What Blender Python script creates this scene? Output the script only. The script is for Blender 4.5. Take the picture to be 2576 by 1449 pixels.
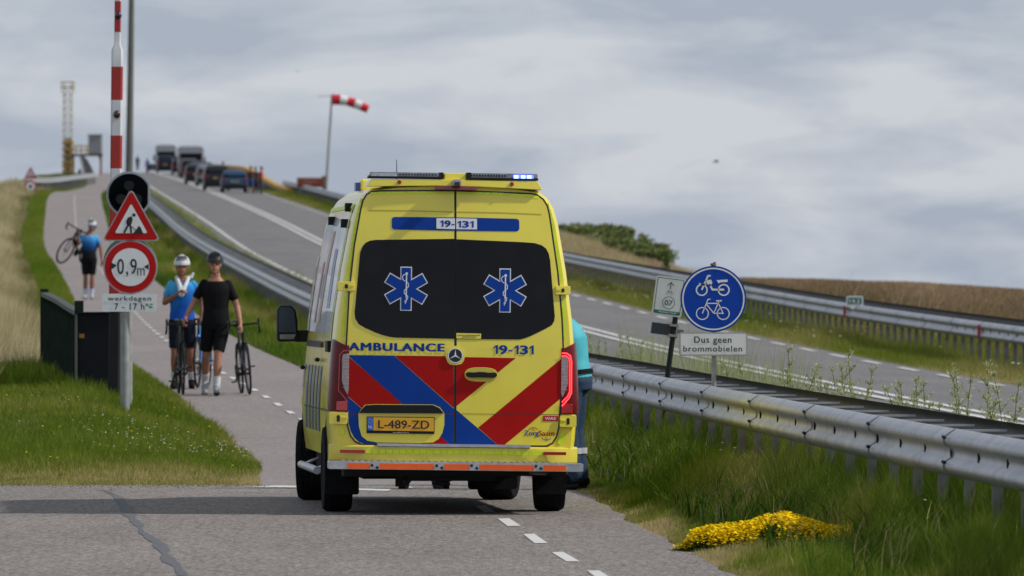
import bpy, bmesh, math, random
import numpy as np
from mathutils import Vector, Matrix
R = math.radians
random.seed(7); rng = np.random.default_rng(11)
S = bpy.context.scene
for o in list(bpy.data.objects): bpy.data.objects.remove(o)
COL = S.collection

# ------------------------------------------------------------------ camera
F = 21150.0            # focal length in units of 1/2576 of the picture width
HC = 1.7               # eye height
cam = bpy.data.cameras.new('camera'); camo = bpy.data.objects.new('camera', cam); COL.objects.link(camo)
camo.location = (0, 0, HC); camo.rotation_euler = (R(90), 0, 0)
cam.sensor_width = 36; cam.lens = F/2576*36; cam.shift_y = 30.5/2576
cam.clip_start = 0.5; cam.clip_end = 30000
cam.dof.use_dof = True; cam.dof.focus_distance = 67.0; cam.dof.aperture_fstop = 8.0
S.camera = camo
# ------------------------------------------------------------------ sky, sun, exposure
SUN_EL, SUN_AZ = 41.0, 97.0          # azimuth clockwise from +Y (straight ahead)
w = bpy.data.worlds.new('World'); S.world = w; w.use_nodes = True
nt = w.node_tree; nt.nodes.clear(); N = nt.nodes.new; L = nt.links.new
out = N('ShaderNodeOutputWorld'); bg = N('ShaderNodeBackground'); L(bg.outputs[0], out.inputs[0])
sky = N('ShaderNodeTexSky'); sky.sky_type = 'NISHITA'; sky.sun_disc = False
sky.sun_elevation = R(SUN_EL); sky.sun_rotation = R(SUN_AZ)
sc = N('ShaderNodeVectorMath'); sc.operation = 'SCALE'; sc.inputs['Scale'].default_value = 0.09; L(sky.outputs[0], sc.inputs[0])
tc = N('ShaderNodeTexCoord')
mp = N('ShaderNodeMapping'); mp.inputs['Rotation'].default_value = (0, R(5), 0); mp.inputs['Scale'].default_value = (30, 30, 112)
mp.inputs['Location'].default_value = (3.1, 0.7, 1.3)
L(tc.outputs['Generated'], mp.inputs[0])
n1 = N('ShaderNodeTexNoise'); n1.inputs['Scale'].default_value = 1.0; n1.inputs['Detail'].default_value = 8; n1.inputs['Roughness'].default_value = .55
n1.inputs['Distortion'].default_value = .35
L(mp.outputs[0], n1.inputs['Vector'])
cr = N('ShaderNodeValToRGB'); L(n1.outputs['Fac'], cr.inputs[0])
cr.color_ramp.elements[0].position = .37; cr.color_ramp.elements[0].color = (.435, .50, .615, 1)
cr.color_ramp.elements[1].position = .63; cr.color_ramp.elements[1].color = (.70, .735, .805, 1)
e = cr.color_ramp.elements.new(.5); e.color = (.56, .615, .71, 1)
sep = N('ShaderNodeSeparateXYZ'); L(tc.outputs['Generated'], sep.inputs[0])
mr = N('ShaderNodeMapRange'); mr.inputs['From Min'].default_value = .75; mr.inputs['From Max'].default_value = -.5
mr.inputs['To Min'].default_value = 1.0; mr.inputs['To Max'].default_value = 1.2; L(sep.outputs['Y'], mr.inputs['Value'])
mz = N('ShaderNodeMapRange'); mz.inputs['From Min'].default_value = .12; mz.inputs['From Max'].default_value = .8; mz.inputs['To Min'].default_value = 1.0; mz.inputs['To Max'].default_value = .62; L(sep.outputs['Z'], mz.inputs['Value'])
mm_ = N('ShaderNodeMath'); mm_.operation = 'MULTIPLY'; L(mr.outputs[0], mm_.inputs[0]); L(mz.outputs[0], mm_.inputs[1])
sc2 = N('ShaderNodeVectorMath'); sc2.operation = 'SCALE'; L(cr.outputs[0], sc2.inputs[0]); L(mm_.outputs[0], sc2.inputs['Scale'])
mx = N('ShaderNodeMix'); mx.data_type = 'RGBA'; mx.inputs[0].default_value = .86
L(sc.outputs[0], mx.inputs[6]); L(sc2.outputs[0], mx.inputs[7]); L(mx.outputs[2], bg.inputs[0]); bg.inputs[1].default_value = 1.0
sun = bpy.data.lights.new('sun', 'SUN'); sun.energy = 3.5; sun.angle = R(2.2); sun.color = (1, .95, .87)
suno = bpy.data.objects.new('sun', sun); COL.objects.link(suno)
sd = Vector((math.sin(R(SUN_AZ))*math.cos(R(SUN_EL)), math.cos(R(SUN_AZ))*math.cos(R(SUN_EL)), math.sin(R(SUN_EL))))
suno.rotation_euler = sd.to_track_quat('Z', 'Y').to_euler()
S.view_settings.view_transform = 'Standard'; S.view_settings.look = 'None'; S.view_settings.gamma = 1
S.view_settings.exposure = -0.12
S.render.engine = 'CYCLES'

# ------------------------------------------------------------------ helpers
def tag(o, label=None, cat=None, group=None, kind=None):
    if label: o['label'] = label
    if cat: o['category'] = cat
    if group: o['group'] = group
    if kind: o['kind'] = kind
    return o
def empty(name, loc=(0, 0, 0), rot=(0, 0, 0)):
    o = bpy.data.objects.new(name, None); COL.objects.link(o); o.location = loc; o.rotation_euler = rot
    o.empty_display_size = .1
    return o
def thing(name, label, cat, loc=(0, 0, 0), rot=(0, 0, 0), group=None):
    return tag(empty(name, loc, rot), label, cat, group)
def copy_tree(o, parent=None):
    c = o.copy(); COL.objects.link(c)
    if parent: c.parent = parent
    for ch in list(o.children): copy_tree(ch, c)
    return c
MATS = {}
def mat(name, col, rough=.5, metal=0., var=.08, scale=6., bump=0., coat=0., emit=None, es=0., detail=4, spec=.5, col2=None, bscale=None, trans=0.):
    if name in MATS: return MATS[name]
    m = bpy.data.materials.new(name); m.use_nodes = True; nt = m.node_tree; b = nt.nodes['Principled BSDF']
    b.inputs['Roughness'].default_value = rough; b.inputs['Metallic'].default_value = metal
    b.inputs['Specular IOR Level'].default_value = spec; b.inputs['Coat Weight'].default_value = coat
    b.inputs['Coat Roughness'].default_value = .06
    t = nt.nodes.new('ShaderNodeTexCoord'); n = nt.nodes.new('ShaderNodeTexNoise'); n.inputs['Scale'].default_value = scale; n.inputs['Detail'].default_value = detail
    nt.links.new(t.outputs['Object'], n.inputs['Vector'])
    mxx = nt.nodes.new('ShaderNodeMix'); mxx.data_type = 'RGBA'
    rr = nt.nodes.new('ShaderNodeMapRange'); rr.inputs['From Min'].default_value = .3; rr.inputs['From Max'].default_value = .7
    nt.links.new(n.outputs['Fac'], rr.inputs['Value']); nt.links.new(rr.outputs[0], mxx.inputs[0])
    c2 = col2 if col2 else tuple(min(1, c*(1+var)) for c in col)
    mxx.inputs[6].default_value = tuple(c*(1-var) for c in col)+(1,); mxx.inputs[7].default_value = tuple(c2)+(1,)
    nt.links.new(mxx.outputs[2], b.inputs['Base Color'])
    if bump:
        bp = nt.nodes.new('ShaderNodeBump'); bp.inputs['Strength'].default_value = bump; bp.inputs['Distance'].default_value = .01
        if bscale:
            n2 = nt.nodes.new('ShaderNodeTexNoise'); n2.inputs['Scale'].default_value = bscale; n2.inputs['Detail'].default_value = 3
            nt.links.new(t.outputs['Object'], n2.inputs['Vector']); nt.links.new(n2.outputs['Fac'], bp.inputs['Height'])
        else: nt.links.new(n.outputs['Fac'], bp.inputs['Height'])
        nt.links.new(bp.outputs[0], b.inputs['Normal'])
    if emit: b.inputs['Emission Color'].default_value = emit+(1,); b.inputs['Emission Strength'].default_value = es
    if trans: b.inputs['Transmission Weight'].default_value = trans
    MATS[name] = m; return m

def asphalt(name, c1, c2, c3, patch=.12, grain=55., stretch=1.):
    m = bpy.data.materials.new(name); m.use_nodes = True; nt = m.node_tree; b = nt.nodes['Principled BSDF']; b.inputs['Roughness'].default_value = .85
    b.inputs['Specular IOR Level'].default_value = .3
    t = nt.nodes.new('ShaderNodeTexCoord'); k = nt.links.new
    v = nt.nodes.new('ShaderNodeTexVoronoi'); v.inputs['Scale'].default_value = grain; k(t.outputs['Object'], v.inputs['Vector'])
    sepc = nt.nodes.new('ShaderNodeSeparateColor'); k(v.outputs['Color'], sepc.inputs[0])
    ramp = nt.nodes.new('ShaderNodeValToRGB'); k(sepc.outputs[0], ramp.inputs[0]); ramp.color_ramp.interpolation = 'LINEAR'
    ramp.color_ramp.elements[0].color = c1+(1,); ramp.color_ramp.elements[0].position = .05
    ramp.color_ramp.elements[1].color = c3+(1,); ramp.color_ramp.elements[1].position = .97
    e = ramp.color_ramp.elements.new(.5); e.color = c2+(1,)
    n = nt.nodes.new('ShaderNodeTexNoise'); n.inputs['Scale'].default_value = .35; n.inputs['Detail'].default_value = 8; n.inputs['Roughness'].default_value = .65
    mpn = nt.nodes.new('ShaderNodeMapping'); mpn.inputs['Scale'].default_value = (1.8, .5, 1); k(t.outputs['Object'], mpn.inputs[0]); k(mpn.outputs[0], n.inputs['Vector'])
    mrr = nt.nodes.new('ShaderNodeMapRange'); mrr.inputs['From Min'].default_value = .3; mrr.inputs['From Max'].default_value = .7
    mrr.inputs['To Min'].default_value = 1-patch; mrr.inputs['To Max'].default_value = 1+patch; k(n.outputs['Fac'], mrr.inputs['Value'])
    s = nt.nodes.new('ShaderNodeVectorMath'); s.operation = 'SCALE'; k(ramp.outputs[0], s.inputs[0]); k(mrr.outputs[0], s.inputs['Scale'])
    k(s.outputs[0], b.inputs['Base Color'])
    bp = nt.nodes.new('ShaderNodeBump'); bp.inputs['Strength'].default_value = .5; bp.inputs['Distance'].default_value = .006
    k(v.outputs['Distance'], bp.inputs['Height']); k(bp.outputs[0], b.inputs['Normal'])
    MATS[name] = m; return m

class M:
    def __init__(s): s.v = []; s.f = []; s.m = []
    def add(s, vs, fs, mi=0):
        o = len(s.v); s.v += [tuple(map(float, p)) for p in vs]; s.f += [tuple(i+o for i in f) for f in fs]; s.m += [mi]*len(fs); return s
    def box(s, x0, x1, y0, y1, z0, z1, mi=0):
        return s.add([(x0,y0,z0),(x1,y0,z0),(x1,y1,z0),(x0,y1,z0),(x0,y0,z1),(x1,y0,z1),(x1,y1,z1),(x0,y1,z1)],
                     [(0,3,2,1),(4,5,6,7),(0,1,5,4),(1,2,6,5),(2,3,7,6),(3,0,4,7)], mi)
    def prism(s, pts, y0, y1, mi=0):      # polygon (x,z) pulled from y0 (front, camera side) to y1
        a = sum(pts[i][0]*pts[(i+1)%len(pts)][1]-pts[(i+1)%len(pts)][0]*pts[i][1] for i in range(len(pts)))
        if a < 0: pts = pts[::-1]
        n = len(pts); vs = [(x, y0, z) for x, z in pts]+[(x, y1, z) for x, z in pts]
        fs = [tuple(range(n)), tuple(range(2*n-1, n-1, -1))]+[(i, i+n, (i+1)%n+n, (i+1)%n) for i in range(n)]
        return s.add(vs, fs, mi)
    def flat(s, pts, y, mi=0):
        a = sum(pts[i][0]*pts[(i+1)%len(pts)][1]-pts[(i+1)%len(pts)][0]*pts[i][1] for i in range(len(pts)))
        if a < 0: pts = pts[::-1]
        return s.add([(x, y, z) for x, z in pts], [tuple(range(len(pts)))], mi)
    def disc(s, cx, cz, r, y0, y1=None, n=40, mi=0, rx=None):
        p = [(cx+(rx or r)*math.cos(2*math.pi*i/n), cz+r*math.sin(2*math.pi*i/n)) for i in range(n)]
        return s.flat(p, y0, mi) if y1 is None else s.prism(p, y0, y1, mi)
    def ring(s, cx, cz, r, w, y, n=40, mi=0):
        vs = []; fs = []
        for i in range(n):
            a = 2*math.pi*i/n
            vs += [(cx+(r-w/2)*math.cos(a), y, cz+(r-w/2)*math.sin(a)), (cx+(r+w/2)*math.cos(a), y, cz+(r+w/2)*math.sin(a))]
        for i in range(n): j = (i+1) % n; fs.append((2*i, 2*j, 2*j+1, 2*i+1)[::-1])
        return s.add(vs, fs, mi)
    def stroke(s, pts, w, y, mi=0, closed=False):   # flat line in the x,z plane facing -y
        pts = [Vector((p[0], p[1])) for p in pts]
        if closed: pts = pts+[pts[0], pts[1]]
        n = len(pts); vs = []
        for i, p in enumerate(pts):
            a = pts[max(i-1, 0)]; b = pts[min(i+1, n-1)]
            d1 = (p-a).normalized() if (p-a).length > 1e-9 else (b-p).normalized(); d2 = (b-p).normalized() if (b-p).length > 1e-9 else d1
            d = (d1+d2); d = d.normalized() if d.length > 1e-6 else d1
            nn = Vector((-d.y, d.x)); k = w/2/max(.45, abs(nn.dot(Vector((-d1.y, d1.x)))))
            vs += [(p.x+nn.x*k, y, p.y+nn.y*k), (p.x-nn.x*k, y, p.y-nn.y*k)]
        return s.add(vs, [(2*i, 2*i+1, 2*i+3, 2*i+2) for i in range(n-1)], mi)
    def tube(s, p0, p1, r0, r1=None, n=10, mi=0, cap=True, sx=1.):
        r1 = r0 if r1 is None else r1; p0 = Vector(p0); p1 = Vector(p1); d = (p1-p0).normalized()
        u = d.cross(Vector((0, 0, 1))); u = u.normalized() if u.length > 1e-4 else Vector((1, 0, 0)); v = d.cross(u)
        vs = []
        for p, r in ((p0, r0), (p1, r1)):
            for i in range(n): a = 2*math.pi*i/n; vs.append(p+(u*math.cos(a)*sx+v*math.sin(a))*r)
        fs = [(i, (i+1)%n, (i+1)%n+n, i+n) for i in range(n)]
        if cap: fs += [tuple(range(n-1, -1, -1)), tuple(range(n, 2*n))]
        return s.add(vs, fs, mi)
    def path(s, pts, r, n=8, mi=0):
        for a, b in zip(pts[:-1], pts[1:]): s.tube(a, b, r, r, n, mi)
        return s
    def lathe(s, prof, origin=(0,0,0), axis='Z', n=32, mi=0):   # profile (radius, height)
        vs = []; fs = []; ox, oy, oz = origin
        for r, h in prof:
            for i in range(n):
                a = 2*math.pi*i/n; c, q = r*math.cos(a), r*math.sin(a)
                vs.append({'Z': (ox+c, oy+q, oz+h), 'Y': (ox+c, oy+h, oz+q), 'X': (ox+h, oy+c, oz+q)}[axis])
        for k in range(len(prof)-1):
            for i in range(n):
                j = (i+1) % n; fs.append((k*n+i, k*n+j, (k+1)*n+j, (k+1)*n+i))
        if prof[0][0] > 1e-4: fs.append(tuple(range(n-1, -1, -1)))
        if prof[-1][0] > 1e-4: fs.append(tuple(range((len(prof)-1)*n, len(prof)*n)))
        return s.add(vs, fs, mi)
    def ball(s, c, rx, ry=None, rz=None, n=16, mi=0, k=10, rot=None):
        ry = rx if ry is None else ry; rz = rx if rz is None else rz; vs = []; fs = []
        for a in range(k+1):
            t = math.pi*a/k
            for i in range(n):
                q = 2*math.pi*i/n; p = Vector((rx*math.sin(t)*math.cos(q), ry*math.sin(t)*math.sin(q), -rz*math.cos(t)))
                if rot: p = rot @ p
                vs.append((c[0]+p.x, c[1]+p.y, c[2]+p.z))
        for a in range(k):
            for i in range(n): j = (i+1)%n; fs.append((a*n+i, a*n+j, (a+1)*n+j, (a+1)*n+i))
        return s.add(vs, fs, mi)
    def loft(s, rings, mi=0, cap=True, closed=True):
        n = len(rings[0]); vs = [p for r in rings for p in r]; fs = []
        for k in range(len(rings)-1):
            for i in range(n if closed else n-1): j = (i+1)%n; fs.append((k*n+i, k*n+j, (k+1)*n+j, (k+1)*n+i))
        if cap: fs += [tuple(range(n-1, -1, -1)), tuple(range((len(rings)-1)*n, len(rings)*n))]
        return s.add(vs, fs, mi)
    def torus(s, c, Rr, r, axis='X', n=36, k=8, mi=0):
        prof = [(Rr+r*math.cos(2*math.pi*j/k), r*math.sin(2*math.pi*j/k)) for j in range(k+1)]
        vs = []; fs = []
        for j in range(k):
            rr, h = prof[j]
            for i in range(n):
                a = 2*math.pi*i/n; p, q = rr*math.cos(a), rr*math.sin(a)
                vs.append({'X': (c[0]+h, c[1]+p, c[2]+q), 'Y': (c[0]+p, c[1]+h, c[2]+q), 'Z': (c[0]+p, c[1]+q, c[2]+h)}[axis])
        for j in range(k):
            for i in range(n):
                i2 = (i+1)%n; j2 = (j+1)%k; fs.append((j*n+i, j*n+i2, j2*n+i2, j2*n+i))
        return s.add(vs, fs, mi)
    def text(s, body, x0, x1, z0, z1, y, bold=.0, mi=0, keep=False, space=1.):
        if bold > .004:
            d = (z1-z0)*bold*1.6; n_ = 5
            for i in range(n_): s.text(body, x0+d*(i-2)/2, x1+d*(i-2)/2, z0+d*(i % 2)*.5, z1-d*((i+1) % 2)*.5, y-.0002*i, 0, mi, False, space)
            return s
        c = bpy.data.curves.new('t', 'FONT'); c.body = body; c.size = 1; c.offset = bold; c.resolution_u = 4; c.space_character = space
        o = bpy.data.objects.new('t', c); COL.objects.link(o); bpy.context.view_layer.update()
        me = o.to_mesh(); vs = [v.co.copy() for v in me.vertices]; fs = [tuple(p.vertices) for p in me.polygons]
        o.to_mesh_clear(); bpy.data.objects.remove(o); bpy.data.curves.remove(c)
        ax = min(v.x for v in vs); bx = max(v.x for v in vs); az = min(v.y for v in vs); bz = max(v.y for v in vs)
        return s.add([(x0+(v.x-ax)/(bx-ax)*(x1-x0), y, z0+(v.y-az)/(bz-az)*(z1-z0)) for v in vs], fs, mi)
    def build(s, name, mats, parent=None, smooth=False, bevel=0., xf=None, cut=None, curve=None, recalc=True, weld=False):
        me = bpy.data.meshes.new(name); me.from_pydata(s.v, [], s.f)
        if not isinstance(mats, (list, tuple)): mats = [mats]
        for m in mats: me.materials.append(m)
        me.polygons.foreach_set('material_index', s.m)
        if cut or recalc or weld:
            bm = bmesh.new(); bm.from_mesh(me)
            if weld: bmesh.ops.remove_doubles(bm, verts=bm.verts, dist=1e-5)
            if cut:
                for ax in (0, 2):
                    lo = min(v.co[ax] for v in bm.verts); hi = max(v.co[ax] for v in bm.verts); t = math.ceil((lo+1e-4)/cut)*cut
                    while t < hi-1e-4:
                        nn = [0, 0, 0]; nn[ax] = 1; co = [0, 0, 0]; co[ax] = t
                        bmesh.ops.bisect_plane(bm, geom=bm.verts[:]+bm.edges[:]+bm.faces[:], plane_co=co, plane_no=nn); t += cut
            if recalc: bmesh.ops.recalc_face_normals(bm, faces=bm.faces)
            bm.to_mesh(me); bm.free()
        if curve:
            for v in me.vertices: v.co.y += curve(v.co.x, v.co.z)
        if xf is not None: me.transform(xf)
        me.update()
        o = bpy.data.objects.new(name, me); COL.objects.link(o)
        if parent: o.parent = parent
        if smooth:
            me.polygons.foreach_set('use_smooth', [True]*len(me.polygons))
            try: me.set_sharp_from_angle(angle=R(smooth if smooth is not True else 40))
            except Exception: pass
        if bevel:
            b = o.modifiers.new('bevel', 'BEVEL'); b.width = bevel; b.segments = 2; b.limit_method = 'ANGLE'
        return o

def digits(m, body, x0, x1, z0, z1, y, bold=.05):
    adv = {'1': .62, '-': .55}; tot = sum(adv.get(c, 1.) for c in body)+.18*(len(body)-1); s = (x1-x0)/tot; x = x0; h = z1-z0
    for c in body:
        w_ = adv.get(c, 1.)*s
        if c == '1': t = s*.27; m.flat([(x+w_, z0), (x+w_, z1), (x+w_-t*.9, z1), (x, z1-h*.24), (x+t*.45, z1-h*.36), (x+w_-t, z1-h*.22), (x+w_-t, z0)], y)
        elif c == '-': m.flat([(x, z0+h*.30), (x+w_, z0+h*.30), (x+w_, z0+h*.46), (x, z0+h*.46)], y)
        else: m.text(c, x+.03*s, x+w_-.03*s, z0, z1, y, bold)
        x += w_+.18*s
    return m
def roundrect(x0, x1, z0, z1, r, n=5):
    p = []
    for cx, cz, a0 in ((x1-r, z1-r, 0), (x0+r, z1-r, 90), (x0+r, z0+r, 180), (x1-r, z0+r, 270)):
        for i in range(n+1): a = R(a0+90*i/n); p.append((cx+r*math.cos(a), cz+r*math.sin(a)))
    return p

# ------------------------------------------------------------------ plan of the place
def curve1(tab):
    xs = np.array([t[0] for t in tab], float); ys = np.array([t[1] for t in tab], float)
    h = np.diff(xs); d = np.diff(ys)/h; m = np.empty(len(xs)); m[0] = d[0]; m[-1] = d[-1]
    m[1:-1] = (d[:-1]*h[1:]+d[1:]*h[:-1])/(h[1:]+h[:-1])
    def f(x):
        x = np.clip(np.asarray(x, float), xs[0], xs[-1]); i = np.clip(np.searchsorted(xs, x)-1, 0, len(xs)-2); t = (x-xs[i])/h[i]
        return (2*t**3-3*t**2+1)*ys[i]+(t**3-2*t**2+t)*h[i]*m[i]+(-2*t**3+3*t**2)*ys[i+1]+(t**3-t**2)*h[i]*m[i+1]
    return f
ZR = curve1([(20,0),(50,.05),(97,.3),(148,.79),(171,1.09),(223,1.95),(320,3.82),(370,5.05),(530,8.6),(700,11.7),(900,15.2),(1000,16.9),(1100,18.2),(1300,19.4),(1500,20)])
XC = curve1([(20,10.28),(97,5.83),(171,1.55),(320,-7.1),(370,-10.0),(530,-19.1),(700,-27.7),(900,-37.8),(1300,-56),(1500,-65)])
ZP = curve1([(20,0),(60,0),(78,0),(86,.03),(92,.1),(100,.22),(105,.3),(110,.4),(143,.9),(170,1.3),(200,1.72),(250,2.55),(300,3.6),(360,5.3),(420,6.95),(500,8.2),(560,9.2),(700,12.0),(900,15.2),(1000,16.8),(1100,18.1),(1300,19.3),(1500,19.9)])
XP = curve1([(20,1.9),(52,.52),(64,-.02),(78,-.75),(90,-1.65),(105,-2.8),(143,-5.75),(170,-7.5),(200,-9.2),(250,-12.2),(300,-15.4),(360,-18.7),(420,-21.8),(500,-25.0),(560,-27.2),(700,-34),(900,-43.4),(1300,-62),(1500,-71)])
BK = curve1([(20,.7),(100,.7),(172,.72),(239,.02),(264,-.38),(281,-.42),(300,-.12),(317,.05),(360,-.2),(420,-.9),(500,-1.1),(1500,-1.1)])
PL = curve1([(20,-1.3),(76,-1.62),(78,-1.6),(84,-1.35),(92,-1.25),(105,-1.2),(200,-1.25),(1500,-1.25)])   # left edge of the path, from its centre
PR = curve1([(20,.6),(52,.86),(58,.93),(64,.96),(72,1.12),(80,1.2),(200,1.25),(1500,1.25)])
def smooth(a, b, x): t = np.clip((np.asarray(x, float)-a)/(b-a), 0, 1); return t*t*(3-2*t)
def cols(D):
    """terrain cross-section at distance D: list of (X, Z)"""
    xp, zp, xc, zr = XP(D), ZP(D), XC(D), ZR(D)
    m = .46*smooth(78, 93, D)*(1-smooth(118, 155, D)); js = .05*(1-smooth(76.6, 77.4, D)); l = PL(D)
    lo = -1.0
    dg = np.interp(D, [50, 88, 115, 170], [.165, .15, .09, 0.]); b0 = PR(D)
    return [(xp-900, lo), (xp-60, lo), (xp-22, np.maximum(lo, zp-5)-js), (xp-12, np.maximum(lo, zp-2.0)-js), (xp-6, zp+m-js), (xp+l-1.7, zp+m-js), (xp+l-.8, zp+.6*m-js),
            (xp+l, zp-js), (xp+l+.06, zp-.05), (xp+PR(D)-.06, zp-.05), (xp+PR(D), zp-.004),
            (xp+PR(D)+.5, zp+.02), (xc-6.25, zr-.13+dg*.3), (xc-5.75, zr-.11+dg), (xc-4.5, zr-.09+dg), (xc-3.85, zr-.08), (xc-3.8, zr-.14), (xc+3.6, zr-.23), (xc+3.65, zr-.17), (xc+5.4, zr-.25), (xc+6.3, zr-.25+.25*(BK(D)+.25)),
            (xc+9, zr+BK(D)), (xc+10.5, zr+BK(D)-.1), (xc+18, np.maximum(lo, zr+BK(D)-2.5)), (xc+60, lo), (xc+900, lo)]
def tz(X, D):
    X = np.atleast_1d(np.asarray(X, float)); D = np.atleast_1d(np.asarray(D, float))+0*X; c = cols(D)
    xs = np.array([np.broadcast_to(a, X.shape) for a, b in c]); zs = np.array([np.broadcast_to(b, X.shape) for a, b in c])
    xs = np.maximum.accumulate(xs, axis=0); z = zs[0].copy()
    for k in range(len(c)-1):
        ins = (X >= xs[k]) & (X <= xs[k+1]); t = np.where(xs[k+1] > xs[k], (X-xs[k])/np.maximum(xs[k+1]-xs[k], 1e-9), 0)
        z = np.where(ins, zs[k]*(1-t)+zs[k+1]*t, z)
    return z
def tz1(X, D): return float(tz(X, D)[0])
def rdz(D, off): return float(ZR(D)) - (.02*abs(off) if off < 0 else .045*off)      # road surface
def G(x, y):       # point of the flat junction seen at picture position x, y (2576-wide units)
    D = HC*F/(y-755.0); return ((x-1288)*D/F, D)
ROWS = list(np.arange(20, 70, 2.))+list(np.arange(70, 110, .8))+list(np.arange(110, 200, 2.))+list(np.arange(200, 620, 5.))+list(np.arange(620, 1501, 20.))
def sheet(name, f, mt, rows=ROWS, label=None):     # f(D) -> list of (X, Z)
    m = M(); c = [f(D) for D in rows]; n = len(c[0]); vs = []
    for D, cc in zip(rows, c):
        px = -1e9
        for X, Z in cc: px = max(px, float(X)); vs.append((px, float(D), float(Z)))
    fs = [(k*n+i, k*n+i+1, (k+1)*n+i+1, (k+1)*n+i) for k in range(len(rows)-1) for i in range(n-1)]
    m.add(vs, fs); o = m.build(name, mt, recalc=False, smooth=True); o['kind'] = 'structure'; 
    if label: o['label'] = label
    return o
# materials of the ground
def ground_mat():
    m = bpy.data.materials.new('soil_and_grass'); m.use_nodes = True; nt = m.node_tree; b = nt.nodes['Principled BSDF']; b.inputs['Roughness'].default_value = .95
    b.inputs['Specular IOR Level'].default_value = .1
    t = nt.nodes.new('ShaderNodeTexCoord'); k = nt.links.new
    n = nt.nodes.new('ShaderNodeTexNoise'); n.inputs['Scale'].default_value = 1.7; n.inputs['Detail'].default_value = 9; n.inputs['Roughness'].default_value = .7
    k(t.outputs['Object'], n.inputs['Vector']); r = nt.nodes.new('ShaderNodeValToRGB'); k(n.outputs['Fac'], r.inputs[0])
    r.color_ramp.elements[0].position = .33; r.color_ramp.elements[0].color = (.035, .06, .012, 1)
    r.color_ramp.elements[1].position = .68; r.color_ramp.elements[1].color = (.16, .13, .06, 1)
    e = r.color_ramp.elements.new(.5); e.color = (.075, .09, .025, 1)
    k(r.outputs[0], b.inputs['Base Color'])
    bp = nt.nodes.new('ShaderNodeBump'); bp.inputs['Distance'].default_value = .05; k(n.outputs['Fac'], bp.inputs['Height']); k(bp.outputs[0], b.inputs['Normal'])
    return m
GM = ground_mat()
A_JUN = asphalt('chip_asphalt', (.085, .073, .066), (.195, .172, .157), (.37, .34, .32), .14, 46)
A_PATH = asphalt('path_asphalt', (.185, .160, .155), (.245, .216, .209), (.315, .282, .273), .09, 30)
A_ROAD = asphalt('road_asphalt', (.125, .122, .124), (.165, .16, .163), (.22, .215, .215), .14, 20)
WHITE = mat('road_paint', (.62, .62, .60), .7, var=.12, scale=9)
sheet('terrain', cols, GM)
rws = [D for D in ROWS if D >= 77]; rws[0] = 77.0
sheet('bicycle_path', lambda D: [(XP(D)+PL(D), ZP(D)+.004), (XP(D), ZP(D)+.012), (XP(D)+PR(D), ZP(D)+.004)], A_PATH, rws)
sheet('main_road', lambda D: [(XC(D)+a, rdz(D, a)) for a in (-3.8, -3.3, 0, 3.3, 3.62)], A_ROAD)
# junction asphalt
jr = list(np.arange(20, 77, 1.5))+[77.0]
sheet('junction_asphalt', lambda D: [(-200, .004), (-40, .004), (-6, .004), (-3, .004), (XP(D)-.5, .004), (XP(D)+PR(D)*.6, .004), (XP(D)+PR(D)+.03*math.sin(D*2.1)+.02*math.sin(D*5.3), .0)], A_JUN, jr)
# markings
def decal(name, pts3, mt=WHITE, par=None):
    return tag(M().add(pts3, [tuple(range(len(pts3)))]).build(name, mt, par), kind='structure')
mk = M()
def jq(pxs): mk.add([(*G(x, y), .008) for x, y in pxs], [tuple(range(len(pxs)))])
jq([(1252,1307),(1281,1306),(1310,1325),(1277,1326)]); jq([(1316,1346),(1344,1345),(1378,1369),(1345,1369)])
jq([(1388,1392),(1417,1391),(1459,1415),(1425,1415)]); jq([(1476,1438),(1508,1438),(1552,1466),(1516,1467)])
jq([(1196,1275),(1222,1274),(1246,1290),(1218,1291)])
jq([(608,1225.5),(700,1223.2),(745,1224),(745,1228.2),(660,1227)]); jq([(885,1229.5),(985,1232.5),(975,1237),(885,1234.5)])
jq([(1000,1221),(1022,1221),(1038,1229),(1014,1229)])
for D in np.arange(79, 420, 3.1):       # broken line along the middle of the cycle path
    a, b_ = D, D+1.15
    mk.add([(XP(D)-.04, a, ZP(a)+.02), (XP(D)+.04, a, ZP(a)+.02), (XP(b_)+.04, b_, ZP(b_)+.02), (XP(b_)-.04, b_, ZP(b_)+.02)], [(0, 1, 2, 3)])
mk.build('path_markings', WHITE)['kind'] = 'structure'
mk = M()
def rline(off, w, D0, D1, st=8.):
    D = D0
    while D < D1:
        E = min(D+st, D1)
        mk.add([(XC(D)+off-w/2, D, rdz(D, off)+.012), (XC(D)+off+w/2, D, rdz(D, off)+.012), (XC(E)+off+w/2, E, rdz(E, off)+.012), (XC(E)+off-w/2, E, rdz(E, off)+.012)], [(0, 1, 2, 3)]); D = E
rline(-.17, .14, 30, 1400); rline(.17, .14, 30, 1400)
D = 60.
while D < 1000: rline(3.2, .12, D, D+3); rline(-3.2, .18, D, D+4.6); D += 6 if D < 300 else 6
mk.build('road_markings', WHITE)['kind'] = 'structure'
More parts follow.
